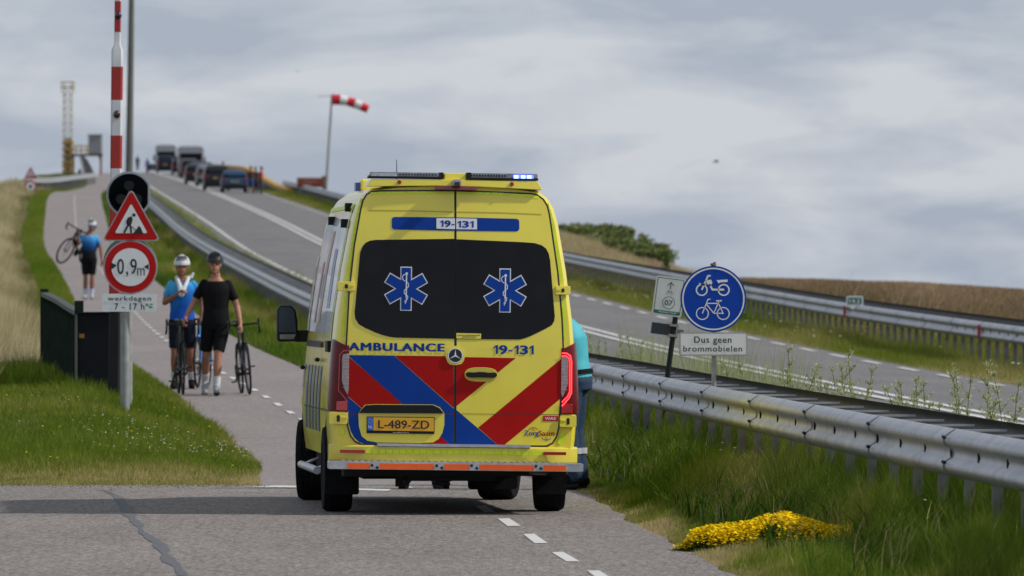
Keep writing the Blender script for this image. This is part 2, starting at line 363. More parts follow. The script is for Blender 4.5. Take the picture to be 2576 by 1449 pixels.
# tar seam across the junction
tar = [(268,1236,30),(300,1252,20),(318,1276,30),(324,1300,34),(345,1315,30),(352,1330,14),(374,1351,32),(400,1370,38),(410,1390,28),(427,1412,34),(448,1432,30),(466,1462,32)]
m = M(); vs = []
for x, y, ww in tar: a = G(x-ww/2, y-2); b_ = G(x+ww/2, y+2); vs += [(*a, .007), (*b_, .007)]
vs2 = []
for i in range(len(tar)-1):
    for t in (0, .33, .66):
        for s_ in (0, 1):
            p = Vector(vs[2*i+s_]).lerp(Vector(vs[2*i+2+s_]), t); p.x += random.uniform(-.02, .02); vs2.append(p)
m.add(vs2, [(2*i, 2*i+1, 2*i+3, 2*i+2) for i in range(len(vs2)//2-1)])
tag(m.build('tar_seam', mat('tar', (.105, .108, .118), .8, var=.3, scale=20)), kind='structure')
# ------------------------------------------------------------------ guardrails
GALV = mat('galvanised_steel', (.47, .48, .50), .45, .6, var=.18, scale=3.5, bump=.15, bscale=30)
GALVD = mat('shaded_steel', (.075, .077, .08), .65, .3, var=.25, scale=4)  # far beams: the shade on their backs is put into a darker steel colour
POSTM = mat('post_steel', (.17, .17, .168), .6, .45, var=.2, scale=6)
BLACKM = mat('black_plastic', (.010, .010, .011), .55, var=.2, spec=.25)
REDM = mat('red_plastic', (.52, .015, .015), .4)
W_PROF = [(-.00,-.155),(.012,-.15),(.05,-.125),(.078,-.10),(.08,-.075),(.066,-.05),(.028,-.028),(.02,0),(.028,.028),(.066,.05),(.08,.075),(.078,.10),(.05,.125),(.012,.15),(0,.155)]
def wbeam(m, line, side, D0, D1, step, proud=0., mi=0):
    """W section swept along line(D)->(X,Z centre); side -1 faces left, +1 faces right"""
    rings = []; D = D0
    Ds = [D0]
    while Ds[-1] < D1-1e-6: Ds.append(min(Ds[-1]+step, D1))
    for D in Ds:
        X, Z = line(D); outer = [(X+side*(d+proud), D, Z+h) for d, h in W_PROF]; inner = [(X+side*(d+proud-.004), D, Z+h) for d, h in W_PROF[::-1]]
        rings.append(outer+inner)
    m.loft(rings, mi)
def rail(name, label, off_near, off_far, face_near, face_far, D0, D1, seg, pitch, barpitch, ztop, group, npost=100, nbar=100, farmat=GALV, split=150):
    root = thing(name, label, 'guardrail', (0, 0, 0), group=group)
    zc = ztop-.155
    def ln(off): return lambda D: (float(XC(D))+off, tz1(XC(D)+off, D)*1.0+zc)
    k = 0; D = D0
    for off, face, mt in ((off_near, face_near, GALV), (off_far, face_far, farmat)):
        if off is None: continue
        L_ = ln(off); D = D0
        while D < min(split, D1):
            m = M(); wbeam(m, L_, face, D, D+seg+.12, 1.2, .0 ); 
            for v in range(len(m.v)):     # each beam laps over the next one
                x, y, z = m.v[v]; t = (y-D)/(seg+.12); m.v[v] = (x+face*.007*(1-t), y, z)
            m.build('beam', mt, root, smooth=50)
            if face == face_near and off == off_near:      # overlap joint with its bolts
                j = M(); X, Z = L_(D+.02)
                for a, b_ in zip(W_PROF[:-1], W_PROF[1:]):
                    j.add([(X+face*(a[0]+.010), D, Z+a[1]), (X+face*(b_[0]+.010), D, Z+b_[1]), (X+face*(b_[0]+.010), D+.035, Z+b_[1]), (X+face*(a[0]+.010), D+.035, Z+a[1])], [(0, 1, 2, 3)])
                jo = j.build('beam_joint', BLACKM, root)
                if D < 130:
                    for dd in (-.09, -.25):
                        for hh in (.105, -.055): M().ball((X+face*.092, D+dd+(.04 if hh < 0 else 0), Z+hh), .012, .022, .012, 8, k=6).build('bolt', BLACKM, jo, recalc=False)
            D += seg
        if D < D1:
            m = M(); wbeam(m, L_, face, D, D1, 6.); m.build('beam', mt, root, smooth=50)
    # posts
    om = (off_near+off_far)/2 if off_far is not None else off_near-face_near*.06
    po = off_near-face_near*.09
    def post(m, D):
        X = float(XC(D))+po; Z = tz1(X, D); t = Z+ztop-.05
        m.add([(X-.034, D+.03, Z-.1), (X-.034, D-.03, Z-.1), (X+.034, D-.03, Z-.1), (X+.034, D+.03, Z-.1), (X-.034, D+.03, t), (X-.034, D-.03, t), (X+.034, D-.03, t), (X+.034, D+.03, t)], [(0,1,5,4),(1,2,6,5),(2,3,7,6),(4,5,6,7)])
    Ds = list(np.arange(D0+.4, D1, pitch))
    for D in Ds[:npost]: m = M(); post(m, D); m.build('post', POSTM, root, recalc=False)
    if len(Ds) > npost:
        m = M(); [post(m, D) for D in Ds[npost:]]; m.build('post', POSTM, root, recalc=False)['kind'] = 'stuff'
    # bolts of the posts in the valley of the beam
    L_ = ln(off_near)
    for D in Ds[:40]:
        X, Z = L_(D); m = M(); m.box(X+face_near*.021, X+face_near*.034, D-.045, D+.045, Z-.034, Z+.034); m.build('bolt', BLACKM, root, recalc=False)
    if barpitch:
        def bar(m, D):
            X0, Z0 = ln(off_near)(D); X1, Z1 = ln(off_far)(D); a, b_ = sorted((X0, X1)); m.box(a, b_, D-.02, D+.02, Z0+.10, Z0+.115)
        Ds = list(np.arange(D0+.2, D1, barpitch))
        for D in Ds[:nbar]: m = M(); bar(m, D); m.build('cross_bar', GALV, root, recalc=False)
        if len(Ds) > nbar: m = M(); [bar(m, D) for D in Ds[nbar:]]; m.build('cross_bar', GALV, root, recalc=False)['kind'] = 'stuff'
    return root
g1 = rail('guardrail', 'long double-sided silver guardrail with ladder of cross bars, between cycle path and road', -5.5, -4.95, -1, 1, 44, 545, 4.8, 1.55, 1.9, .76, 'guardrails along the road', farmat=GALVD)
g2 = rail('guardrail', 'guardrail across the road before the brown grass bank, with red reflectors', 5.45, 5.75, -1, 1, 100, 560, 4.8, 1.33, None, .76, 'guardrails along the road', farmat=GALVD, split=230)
for D in (172.5, 148.2, 196.9):
    X = float(XC(D))+5.45; Z = tz1(X, D)+.6; M().box(X-.115, X-.06, D-.04, D+.04, Z-.125, Z+.11).build('reflector', REDM, g2)
# milepost on the far rail
D = 170.6; X = (2150-1288)*D/F; Z = HC+(755-757)*D/F; s_ = F/D
t = thing('distance_marker', 'small green plate reading 14.2 with white rim, mounted above the far guardrail', 'road sign', (X, D-.05, Z))
PW = mat('sign_white', (.78, .79, .80), .45, var=.05, scale=5); PG = mat('sign_green', (.012, .13, .085), .4); PB = mat('sign_black', (.012, .012, .014), .5)
M().prism(roundrect(-.17, .17, -.10, .10, .03), 0, .02).build('sign_plate', PW, t)
M().flat(roundrect(-.14, .14, -.07, .07, .015), -.003).build('sign_face', PG, t)
M().text('14.2', -.105, .10, -.045, .045, -.006, .02).build('lettering', PW, t)
M().box(-.07, .07, .0, .02, -.17, -.10).build('bracket', PW, t)
# guardrail beside the cycle path, far left
root = thing('guardrail', 'curving guardrail at left of the distant path, below the bridge tower', 'guardrail', group='guardrails along the road')
PT = [(-25.6, 448), (-26.9, 480), (-27.6, 510), (-28.9, 545), (-29.7, 575), (-30.0, 610)]
lx = curve1([(b_, a) for a, b_ in PT])
m = M(); wbeam(m, lambda D: (float(lx(D)), float(ZP(D))+.62), 1, 448, 610, 5, 0); m.build('beam', GALV, root, smooth=50)
m = M(); wbeam(m, lambda D: (float(lx(D))-.25, float(ZP(D))+.64), -1, 448, 610, 5, 0); m.build('beam', GALV, root, smooth=50)
for D in np.arange(449, 609, 4.): X = float(lx(D)); Z = float(ZP(D)); M().box(X-.12, X-.02, D-.04, D+.04, Z-.4, Z+.7).build('post', POSTM, root)

# ------------------------------------------------------------------ ambulance
YEL = mat('ambulance_yellow', (.82, .70, .06), .32, var=.045, scale=2.5, coat=.6, detail=8, bump=.03, bscale=1.6)
# road grime low on the body, patchy
YEL2 = mat('ambulance_yellow_lower', (.74, .63, .075), .36, var=.12, scale=5, coat=.4, detail=8)
LIME = mat('lime_reflective', (.62, .80, .015), .4, var=.1, scale=14)
BLUE = mat('ambulance_blue', (.003, .045, .29), .5, var=.06, scale=4, spec=.15)
RED = mat('ambulance_red', (.40, .005, .004), .5, var=.06, scale=4, spec=.15)
GLASS = mat('dark_glass', (.004, .004, .006), .07, var=.3, scale=3, spec=.2, bump=.06, bscale=2.5)
GASK = mat('gasket', (.02, .02, .018), .6)
CHROME = mat('chrome', (.75, .76, .78), .15, 1.0)
ALU = mat('aluminium', (.50, .51, .53), .38, .8, var=.15, scale=12, bump=.2, bscale=60)
ORA = mat('orange_reflective', (.95, .13, .01), .4, var=.06, scale=12)
RUB = mat('rubber', (.010, .010, .011), .9, var=.3, scale=20, spec=.12)
LAMP = mat('tail_red', (.12, .004, .008), .2, var=.2, scale=9, spec=.25)
LAMP2 = mat('tail_red_bright', (.45, .012, .012), .2, var=.2, scale=20, coat=1)
LCLR = mat('tail_clear', (.30, .24, .25), .15, var=.25, scale=30, coat=1)
SW = mat('sticker_white', (.70, .72, .76), .4, var=.03)
PLATE = mat('plate_orange', (.80, .40, .02), .4, var=.05, scale=20)
s3 = lambda x, y: (676.2+.33778*x, 399.3+.33778*y)
s4 = lambda x, y: (676.2+.37784*x, 805+.37784*y)
ROLL = .013; SC = 318.0; OX, OY = 1141.0, 1295.6
def RP(p):
    x, y = p; return (((x-OX)+ROLL*(y-OY))/SC, (OY-y+ROLL*(x-OX))/SC)
P3 = lambda pts: [RP(s3(*p)) for p in pts]
P4 = lambda pts: [RP(s4(*p)) for p in pts]
PV = lambda pts: [RP(p) for p in pts]
def curv(u, z): return .05*(u/.95)**2+.10*max(0., (z-1.25)/1.35)**1.6
YAW = .0747
amb = thing('ambulance', 'yellow ambulance van seen from behind with blue and red stripes and one blue light on', 'ambulance', ((OX-1288)/SC, 66.5, .004), (0, 0, YAW))
XF = Matrix.Rotation(ROLL, 4, 'Y')
def rb(m, name, mt, par=amb, cut=.12, curve=True, smooth=False, bevel=0.):
    if name == 'lettering': cut = None
    return m.build(name, mt, par, smooth=smooth, bevel=bevel, xf=XF, cut=cut, curve=curv if curve else None)
# shell
SEC = [(.44,.955),(.60,.975),(.79,.985),(1.0,.983),(1.24,.968),(1.557,.94),(1.94,.888),(2.32,.820),(2.44,.785),(2.52,.735),(2.575,.66),(2.60,.50),(2.615,.25),(2.62,0)]
WZ = curve1([(a, b_) for a, b_ in SEC[:-1]]+[(2.62, .2)])
def roof(v): return float(np.interp(v, [0, .15, 4.0, 4.35, 4.62, 4.95, 5.15, 5.75, 5.95], [2.60, 2.62, 2.62, 2.58, 2.40, 1.85, 1.42, 1.15, .95]))
def zbot(v):
    z = .44
    for v0 in (1.1, 5.0):
        if abs(v-v0) < .43: z = max(z, .34+math.sqrt(.43**2-(v-v0)**2))
    return z
def ring_at(v, ins=0.):
    rf = roof(v); zb = zbot(v); tp = float(np.interp(v, [0, .03, .10, .25, 4.3, 5.2, 5.8, 5.95], [.955, .978, .992, 1, 1, .97, .90, .78])); half = []
    for z, w_ in SEC:
        zz = .44+(z-.44)*(rf-.44)/(2.62-.44)
        if zz < 1.05: zz = zb+(zz-.44)*(1.05-zb)/(1.05-.44) if zb < 1.0 else zz
        half.append((w_*tp-ins, zz))
    return [(a, v, b_) for a, b_ in half]+[(-a, v, b_) for a, b_ in half[::-1][1:]]
st = [0, .03, .10, .25, .45]+list(np.linspace(.67, 1.53, 15))+[1.8, 2.3, 2.8, 3.3, 3.8, 4.1, 4.35, 4.5]+list(np.linspace(4.57, 5.43, 15))+[5.6, 5.75, 5.88, 5.95]
m = M(); m.loft([ring_at(v) for v in st], 0, True)
sh = m.build('body', YEL, amb, cut=None)
me = sh.data; bm = bmesh.new(); bm.from_mesh(me)
big = [f for f in bm.faces if len(f.verts) > 8 and f.calc_center_median().y < .01]
for f in big:
    geo = [f]+list(f.edges)+list(f.verts)
for t in np.arange(-.9, .95, .15): bmesh.ops.bisect_plane(bm, geom=[x for x in bm.verts[:]+bm.edges[:]+bm.faces[:]], plane_co=(t, 0, 0), plane_no=(1, 0, 0))
for t in np.arange(.6, 2.6, .2): bmesh.ops.bisect_plane(bm, geom=[x for x in bm.verts[:]+bm.edges[:]+bm.faces[:]], plane_co=(0, 0, t), plane_no=(0, 0, 1))
for v in bm.verts:
    k = max(0, 1-v.co.y/.8); v.co.y += (curv(v.co.x, v.co.z)+.012)*k
bm.to_mesh(me); bm.free(); me.transform(XF)
me.polygons.foreach_set('use_smooth', [True]*len(me.polygons)); me.set_sharp_from_angle(angle=R(35))
# doors
DL = P4([(1236,838)])+P4([(620,832),(575,812),(545,775),(527,715),(515,600)])+P3([(575,1449),(600,1000),(640,650),(690,380),(706,315),(735,268),(775,248),(840,242)])+P3([(1393,240)])
DR = P4([(1243,838)])+P4([(1850,845),(1893,825),(1920,780),(1936,720),(1950,500),(1955,260)])+P3([(2200,1449),(2190,1200),(2160,850),(2100,420),(2085,355),(2055,305),(2010,272),(1960,262)])+P3([(1397,240)])
dl = rb(M().prism(DL, -.004, .02), 'rear_door', YEL, cut=.12); dr = rb(M().prism(DR, -.004, .02), 'rear_door', YEL, cut=.12)
for P, d in ((DL, dl), (DR, dr)):
    rb(M().stroke(P, .013, .003 if 0 else -.0045, closed=True), 'door_seal', GASK, d, cut=.12)
# crease line across the doors
for d, pts in ((dl, [(750,388),(1000,390),(1390,400)]), (dr, [(1400,400),(1700,405),(2040,418)])):
    rb(M().stroke(P3(pts), .010, -.0055), 'crease', mat('yellow_crease', (.50, .42, .035), .5), d, cut=.12)
WL = P3([(1393,600),(800,608),(757,614),(724,630),(700,660),(684,700),(678,750),(640,1150),(645,1195),(670,1235),(720,1265),(800,1300),(850,1318),(900,1330),(950,1336),(1385,1345)])
WR = P3([(1401,603),(1900,625),(1985,631),(2040,648),(2072,672),(2092,710),(2102,760),(2135,1180),(2130,1215),(2112,1243),(2080,1262),(2010,1297),(1950,1325),(1910,1340),(1870,1350),(1395,1347)])
wl = rb(M().prism(WL, -.008, -.002), 'window', GLASS, dl, cut=.12, smooth=30); wr = rb(M().prism(WR, -.008, -.002), 'window', GLASS, dr, cut=.12, smooth=30)
# star of life
def star(cx, cy, d):
    r, hw = 164*.33778/SC, 43*.33778/SC; c = P3([(cx, cy)])[0]
    def arms(r, hw, y, nm, mt):
        m = M(); pts = []
        for k in range(6):
            a = R(90+60*k); ca, sa = math.cos(a), math.sin(a); n_ = (-sa, ca)
            inner = hw/math.sin(R(30))*math.cos(R(30)) if 0 else hw*math.sqrt(3)
            pts += [(c[0]+ca*r+(-n_[0])*hw, c[1]+sa*r+(-n_[1])*hw), (c[0]+ca*r+n_[0]*hw, c[1]+sa*r+n_[1]*hw)]
            b_ = R(90+60*k+30); pts.append((c[0]+math.cos(b_)*hw*2, c[1]+math.sin(b_)*hw*2))
        m.flat(pts, y); return rb(m, nm, mt, d)
    arms(r, hw, -.0105, 'star_of_life', SW); arms(r-.008, hw-.008, -.0125, 'star_of_life', BLUE)
    m = M(); q = lambda x, y: P3([(cx+x, cy+y)])[0]
    m.stroke([q(4, -108), q(2, 0), q(0, 60)], .010, -.0145); m.disc(*q(5, -112), .011, -.0145, n=12); m.stroke([q(0, 60), q(1, 100)], .006, -.0145)
    sn = [(-8,-55),(-24,-70),(-27,-90),(-17,-104),(0,-108)]
    m.stroke([q(*p) for p in sn], .006, -.0145)
    m.stroke([q(*p) for p in [(-4,-60),(18,-38),(18,-15),(-14,12),(-14,35),(12,55),(10,75),(-8,92),(-6,112)]], .006, -.0145)
    rb(m, 'emblem', SW, d)
star(1023, 972, dl); star(1762, 985, dr)
# upper number bar
B = P3([(920,437),(1391,439),(1391,541),(920,531)])
rb(M().prism(P3([(940,437),(1391,440),(1391,540),(940,531),(925,525),(920,510),(920,455),(926,442)]), -.007, -.003), 'number_panel', BLUE, dl)
rb(M().prism(P3([(1400,440),(1850,450),(1865,455),(1872,470),(1872,525),(1866,538),(1850,545),(1400,540)]), -.007, -.003), 'number_panel', BLUE, dr)
rb(M().flat(P3([(1252,446),(1391,447),(1391,528),(1252,524)]), -.009), 'number_panel', SW, dl)
rb(M().flat(P3([(1400,447),(1555,450),(1555,530),(1400,528)]), -.009), 'number_panel', SW, dr)
def tx(s_, a, b_, d, mt, y=-.011, bold=.03, fn=P3, space=1.):
    p, q = fn([a, b_])
    if '1' in s_: return rb(digits(M(), s_, p[0], q[0], q[1], p[1], y), 'lettering', mt, d)
    return rb(M().text(s_, p[0], q[0], q[1], p[1], y, bold, space=space), 'lettering', mt, d)
tx('19-', (1278,462), (1388,512), dl, BLUE); tx('131', (1407,466), (1530,516), dr, BLUE)
tx('AMBULANCE', (537,152), (1166,214), dl, BLUE, -.0085, .062, P4, 1.15); tx('19-131', (1495,170), (1766,233), dr, BLUE, -.0085, .04, P4)
rb(M().flat(P3([(1397,1302),(1582,1306),(1580,1345),(1397,1342)]), -.0105), 'warning_sticker', YEL, dr)
m = M()
for yy in (1318, 1331):
    for xx in np.arange(1405 if yy < 1325 else 1440, 1572 if yy < 1325 else 1540, 9): a, b_ = P3([(xx, yy-3), (xx+6, yy+4)]); m.flat([(a[0], a[1]), (b_[0], a[1]), (b_[0], b_[1]), (a[0], b_[1])], -.0125)
rb(m, 'lettering', GASK, dr)
# stripes
def line_y(x0, y0, x, k=.893): return y0+k*(x-x0)
LO, RO = 524, 1232
m = M(); y1 = -.0062
m.flat(P4([(524,236),(835,240),(1179,547),(1232,594),(1230,835),(1208,834),(885,560)]), y1, 0)            # wide blue stripe
m.flat(P4([(525,512),(895,834),(640,829),(600,815),(568,785),(545,740),(532,690)]), y1, 0)
rb(m, 'stripe', BLUE, dl, cut=.12)
m = M(); m.flat(P4([(837,240),(1192,244),(1183,262),(1190,285),(1205,300),(1232,304),(1232,590)]), y1); m.flat(P4([(524,240),(1206,834),(897,834),(525,508)]), y1)
rb(m, 'stripe', RED, dl, cut=.12)
m = M(); m.flat(P4([(1247,304),(1285,296),(1303,270),(1302,250),(1646,257),(1247,578)]), y1); m.flat(P4([(1952,262),(1946,528),(1567,838),(1528,838),(1394,720)]), y1)
rb(m, 'stripe', RED, dr, cut=.12)
rb(M().flat(P4([(1247,600),(1526,838),(1247,836)]), y1), 'stripe', BLUE, dr, cut=.12)
rb(M().stroke(P4([(524,634),(1232,628)]), .004, -.0073).stroke(P4([(1247,628),(1950,634)]), .004, -.0073), 'crease', mat('crease_dark', (.10, .02, .03), .6), dl, cut=.12)
# number plate recess
rb(M().prism(P4([(597,625),(612,600),(640,568),(700,563),(1095,566),(1140,585),(1168,625),(1168,700),(1155,755),(1130,795),(1095,817),(1000,822),(720,818),(655,806),(618,775),(600,710)]), -.012, -.004), 'plate_recess', YEL, dl, bevel=.004)
rb(M().prism(P4([(600,622),(618,598),(645,571),(700,567),(1090,569),(1135,590),(1163,625)]), -.03, -.011), 'plate_lamp_strip', BLACKM, dl, bevel=.004)
pl = rb(M().prism(P4([(652,645),(1103,650),(1101,762),(651,756)]), -.026, -.011), 'licence_plate', BLACKM, dl, bevel=.003)
rb(M().flat(P4([(697,650),(1098,655),(1097,744),(697,738)]), -.028), 'plate_face', PLATE, dl)
rb(M().flat(P4([(656,649),(696,650),(696,738),(656,737)]), -.028), 'plate_band', mat('eu_blue', (.03, .14, .55), .4), dl)
tx('L-489-ZD', (728,668), (1065,728), dl, PB, -.030, .015, P4); tx('NL', (663,705), (690,724), dl, SW, -.030, .01, P4)
tx('snoodijkauto.nl', (825,746), (928,757), dl, SW, -.0275, 0, P4)
m = M()
for k in range(12): a = R(30*k); m.disc(*P4([(677+13*math.cos(a), 675+13*math.sin(a))])[0], .0022, -.030, n=6)
rb(m, 'lettering', PLATE, dl)
# handle
p = P4([(1413,367)])[0]; hw, hh = 110*.37784/SC, 48*.37784/SC
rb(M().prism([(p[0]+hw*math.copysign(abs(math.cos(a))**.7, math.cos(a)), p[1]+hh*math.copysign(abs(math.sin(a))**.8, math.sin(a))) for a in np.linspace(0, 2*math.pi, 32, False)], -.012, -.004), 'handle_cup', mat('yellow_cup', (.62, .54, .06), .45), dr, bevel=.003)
rb(M().prism(P4([(1310,358),(1325,350),(1375,352),(1395,348),(1440,350),(1460,354),(1505,352),(1520,362),(1519,376),(1500,388),(1450,386),(1400,384),(1350,386),(1318,380)]), -.04, -.011), 'door_handle', BLACKM, dr, bevel=.005)
# emblem on the seam
c = P4([(1241,240)])[0]; r = 50*.37784/SC
rb(M().disc(c[0], c[1], r*1.28, -.010, -.004), 'emblem_base', YEL, dl)
rb(M().disc(c[0], c[1], r, -.020, -.009), 'emblem', CHROME, dl, bevel=.002); rb(M().disc(c[0], c[1], r*.88, -.0215), 'emblem', PB, dl)
m = M(); 
for k in range(3):
    a = R(90+120*k); ca, sa = math.cos(a), math.sin(a); b0 = R(90+120*k-60); b1 = R(90+120*k+60)
    m.flat([(c[0]+ca*r*.86, c[1]+sa*r*.86), (c[0]+math.cos(b1)*r*.13, c[1]+math.sin(b1)*r*.13), (c[0], c[1]), (c[0]+math.cos(b0)*r*.13, c[1]+math.sin(b0)*r*.13)], -.0235)
rb(m, 'emblem', CHROME, dl)
# badges
rb(M().flat(P4([(1828,641),(1933,643),(1931,679),(1826,677)]), -.008), 'badge', mat('badge_red', (.50, .012, .015), .4), dr)
tx('WAS', (1842,650), (1914,670), dr, SW, -.010, .035, P4)
tx('Zorg', (1703,740), (1797,784), dr, BLUE, -.0075, .02, P4); tx('Saam', (1800,741), (1905,776), dr, RED, -.0075, .02, P4)
m = M(); m.stroke(P4([(1733,737),(1742,725),(1758,720),(1775,722),(1788,730),(1795,738)]), .005, -.0075); m.ring(*P4([(1763,733)])[0], .008, .003, -.0075, 14); rb(m, 'badge', RED, dr)
m = M(); m.stroke(P4([(1818,788),(1828,798),(1848,805),(1868,801),(1883,790)]), .005, -.0075); m.ring(*P4([(1851,794)])[0], .008, .003, -.0075, 14); rb(m, 'badge', BLUE, dr)
# reflective blocks along the edge of doors and pillars
def blocks(pts, n, w_, fn, par, y=-.0065, gap=.12, nm='reflective_strip'):
    P = [Vector(p) for p in fn(pts)]; ls = [0]
    for a, b_ in zip(P[:-1], P[1:]): ls.append(ls[-1]+(b_-a).length)
    def at(t):
        i = max(0, min(len(P)-2, int(np.searchsorted(ls, t))-1)); return P[i].lerp(P[i+1], (t-ls[i])/(ls[i+1]-ls[i]))
    m = M()
    for k in range(n):
        a = at(ls[-1]*(k+gap/2)/n); b_ = at(ls[-1]*(k+1-gap/2)/n); m.stroke([a, (a+b_)/2, b_], w_, y)
    return rb(m, nm, LIME, par)
blocks([(760,264),(850,259),(1100,256),(1390,257)], 12, 20*.33778/SC, P3, dl); blocks([(1405,258),(1700,264),(1900,277),(2023,292)], 12, 20*.33778/SC, P3, dr)
blocks([(700,296),(672,400),(640,560),(620,700),(596,830),(590,905)], 12, 19*.33778/SC, P3, amb, .004); blocks([(574,1020),(560,1180),(552,1330)], 7, 19*.33778/SC, P3, amb, .006)
blocks([(2083,330),(2125,520),(2150,660),(2172,800),(2186,935)], 12, 21*.33778/SC, P3, amb, .004); blocks([(2195,1040),(2208,1180),(2215,1345)], 7, 21*.33778/SC, P3, amb, .006)
blocks([(492,725),(492,770)], 1, .028, P4, amb, .004); blocks([(1968,762),(1940,838)], 1, .04, P4, amb, .004)
# hinges
def hinge(fn, x0, x1, y0, y1, flip):
    a, b_ = fn([(x0, y0), (x1, y1)]); xa, xb = min(a[0], b_[0]), max(a[0], b_[0]); za, zb = min(a[1], b_[1]), max(a[1], b_[1])
    h = rb(M().prism(roundrect(xa, xb, za, zb, .012), -.028, .01), 'hinge', YEL, bevel=.004)
    mid = xa+(xb-xa)*(.62 if flip else .38) if 0 else (xa+xb)/2+(.0)*1
    m = M(); m.prism(roundrect(mid-.012, mid+.012, za+.02, zb-.02, .008), -.031, -.027); rb(m, 'hinge_slot', PB, h)
    for k in (.30, .55, .80):
        m = M(); z = za+(zb-za)*k; xr = (mid+.018, xb-.006) if flip else (xa+.006, mid-.018)
        if k == .55: m.box(min(xr), max(xr), -.035, -.027, z-.006, z+.012); rb(m, 'hinge_arm', YEL, h, bevel=.002)
hinge(P4, 402, 523, 618, 698, True); hinge(P4, 1941, 2052, 640, 718, False); hinge(P3, 516, 640, 918, 990, True); hinge(P3, 2140, 2252, 950, 1018, False)
# tail lamps: wrap round the corner
def tail(sgn, lit):
    z0, z1 = (P4([(480,612)])[0][1], P4([(480,135)])[0][1])
    inner = .838
    rings = []
    for z in np.linspace(z0, z1, 14):
        t = (z-z0)/(z1-z0); w_ = float(WZ(z)); u0 = inner - .004*t; cut_ = .03*max(0, t-.93)/.07
        outp = [(u0, .0), (u0+.02, -.012), (w_-.06, -.006), (w_-.02, .03), (w_+.008, .10), (w_+.010, .20+.04*t), (w_-.02, .24), (w_-.05, .1), (u0, .06)]
        zz = lambda u: z+ (-.06*(1-(u-u0)/(w_-u0)) if t > .99 else 0)
        rings.append([(sgn*u, v+(curv(u, z) if v < .25 else 0), zz(u)) for u, v in outp])
    lm = M().loft(rings).build('tail_lamp', LAMP, amb, smooth=35, xf=XF)
    X = lambda u: sgn*u
    zs = lambda y: P4([(480, y)])[0][1]
    fr = -.016
    pts = [(.842, 225), (.892, 232), (.897, 260), (.897, 410), (.872, 470), (.852, 500), (.842, 470)]
    rb(M().prism([(X(u), zs(y)) for u, y in pts], fr, -.004), 'lamp_lens', LCLR, lm, bevel=.002)
    m = M()
    for yy in range(250, 460, 22): m.flat([(X(.846), zs(yy)), (X(.89), zs(yy)), (X(.89), zs(yy+3)), (X(.846), zs(yy+3))], fr-.002)
    rb(m, 'lamp_rib', mat('lens_rib', (.42, .36, .37), .3), lm)
    rb(M().prism([(X(.85), zs(540)), (X(.935), zs(545)), (X(.938), zs(603)), (X(.85), zs(606))], fr+.002, -.004), 'lamp_lens', LAMP2, lm, bevel=.002)
    if lit:
        EM = mat('led_red', (1, .05, .05), .4, emit=(1, .03, .035), es=5.0)
        m = M(); m.stroke([(X(.846), zs(205)), (X(.885), zs(207)), (X(.912), zs(222)), (X(.922), zs(260)), (X(.924), zs(470)), (X(.905), zs(505)), (X(.850), zs(558))], .009, fr-.006)
        m.stroke([(X(.846), zs(222)), (X(.880), zs(224)), (X(.900), zs(236)), (X(.908), zs(265)), (X(.910), zs(462)), (X(.895), zs(492)), (X(.850), zs(532))], .006, fr-.006)
        rb(m, 'led_strip', EM, lm)
    else:
        m = M(); m.stroke([(X(.846), zs(205)), (X(.885), zs(207)), (X(.915), zs(235)), (X(.922), zs(470)), (X(.850), zs(545))], .008, fr+.004); rb(m, 'led_strip', LAMP2, lm)
tail(-1, False); tail(1, True)
# bumper zone
bz0, bz1 = P4([(1240,945)])[0][1], P4([(1240,843)])[0][1]
rings = []
for u in np.linspace(-.985, .985, 25):
    f_ = -.045 + .05*abs(u/.985)**6*3
    rings.append([(u, f_+.03, bz1+.0), (u, f_, bz1-.012), (u, f_-.004, (bz0+bz1)/2), (u, f_+.004, bz0), (u, f_+.2, bz0-.02), (u, .35, bz1)])
M().loft(rings).build('bumper', YEL2, amb, smooth=35, xf=XF)
rb(M().box(-.615, .60, -.066, .0, bz1-.006, bz1+.016), 'bumper_step', ALU, curve=False)
m = M(); a = P4([(640,878)])[0]; b_ = P4([(1818,888)])[0]; zc = P4([(1240,882)])[0][1]
n_ = 26
for k in range(n_):
    u0 = a[0]+(b_[0]-a[0])*(k+.06)/n_; u1 = a[0]+(b_[0]-a[0])*(k+.94)/n_; m.flat([(u0, zc-.016), (u1, zc-.016), (u1, zc+.016), (u0, zc+.016)], -.0525)
rb(m, 'reflective_strip', LIME, curve=False)
for x0, x1, y_ in ((470,634,877),(1826,1978,893)):
    a, b_ = P4([(x0, y_-12), (x1, y_+11)]); rb(M().box(a[0], b_[0], -.056, -.03, b_[1], a[1]), 'reflector', mat('reflector_red', (.33, .008, .012), .25, coat=1), curve=False)
# silver rear step with orange panels
a = P4([(385,952)])[0]; b_ = P4([(2075,1002)])[0]; z0, z1 = P4([(1240,1002)])[0][1], P4([(1240,948)])[0][1]
rs = rb(M().prism(roundrect(-1.005, 1.010, z0, z1, .01), -.19, .0), 'rear_step', ALU, curve=False, bevel=.012)
zo0, zo1 = P4([(1240,997)])[0][1], P4([(1240,960)])[0][1]
for x0, x1 in ((513,662),(727,1088),(1157,1322),(1390,1752),(1817,1967)):
    a, b_ = P4([(x0, 970), (x1, 970)]); rb(M().box(a[0], b_[0], -.196, -.188, zo0, zo1), 'reflective_panel', ORA, rs, curve=False)
m = M()
for x0, y0 in ((677,967),(711,982),(1107,970),(1141,985),(1339,970),(1374,987),(1767,975),(1800,990)):
    a = P4([(x0, y0)])[0]; m.disc(a[0], a[1], .012, -.200, -.188, n=12)
rb(m, 'bolt', GASK, rs, curve=False)
m = M()
for u in np.arange(-.9, .9, .05): m.box(u, u+.03, -.185, -.02, z1, z1+.006)
rb(m, 'tread', ALU, rs, curve=False)
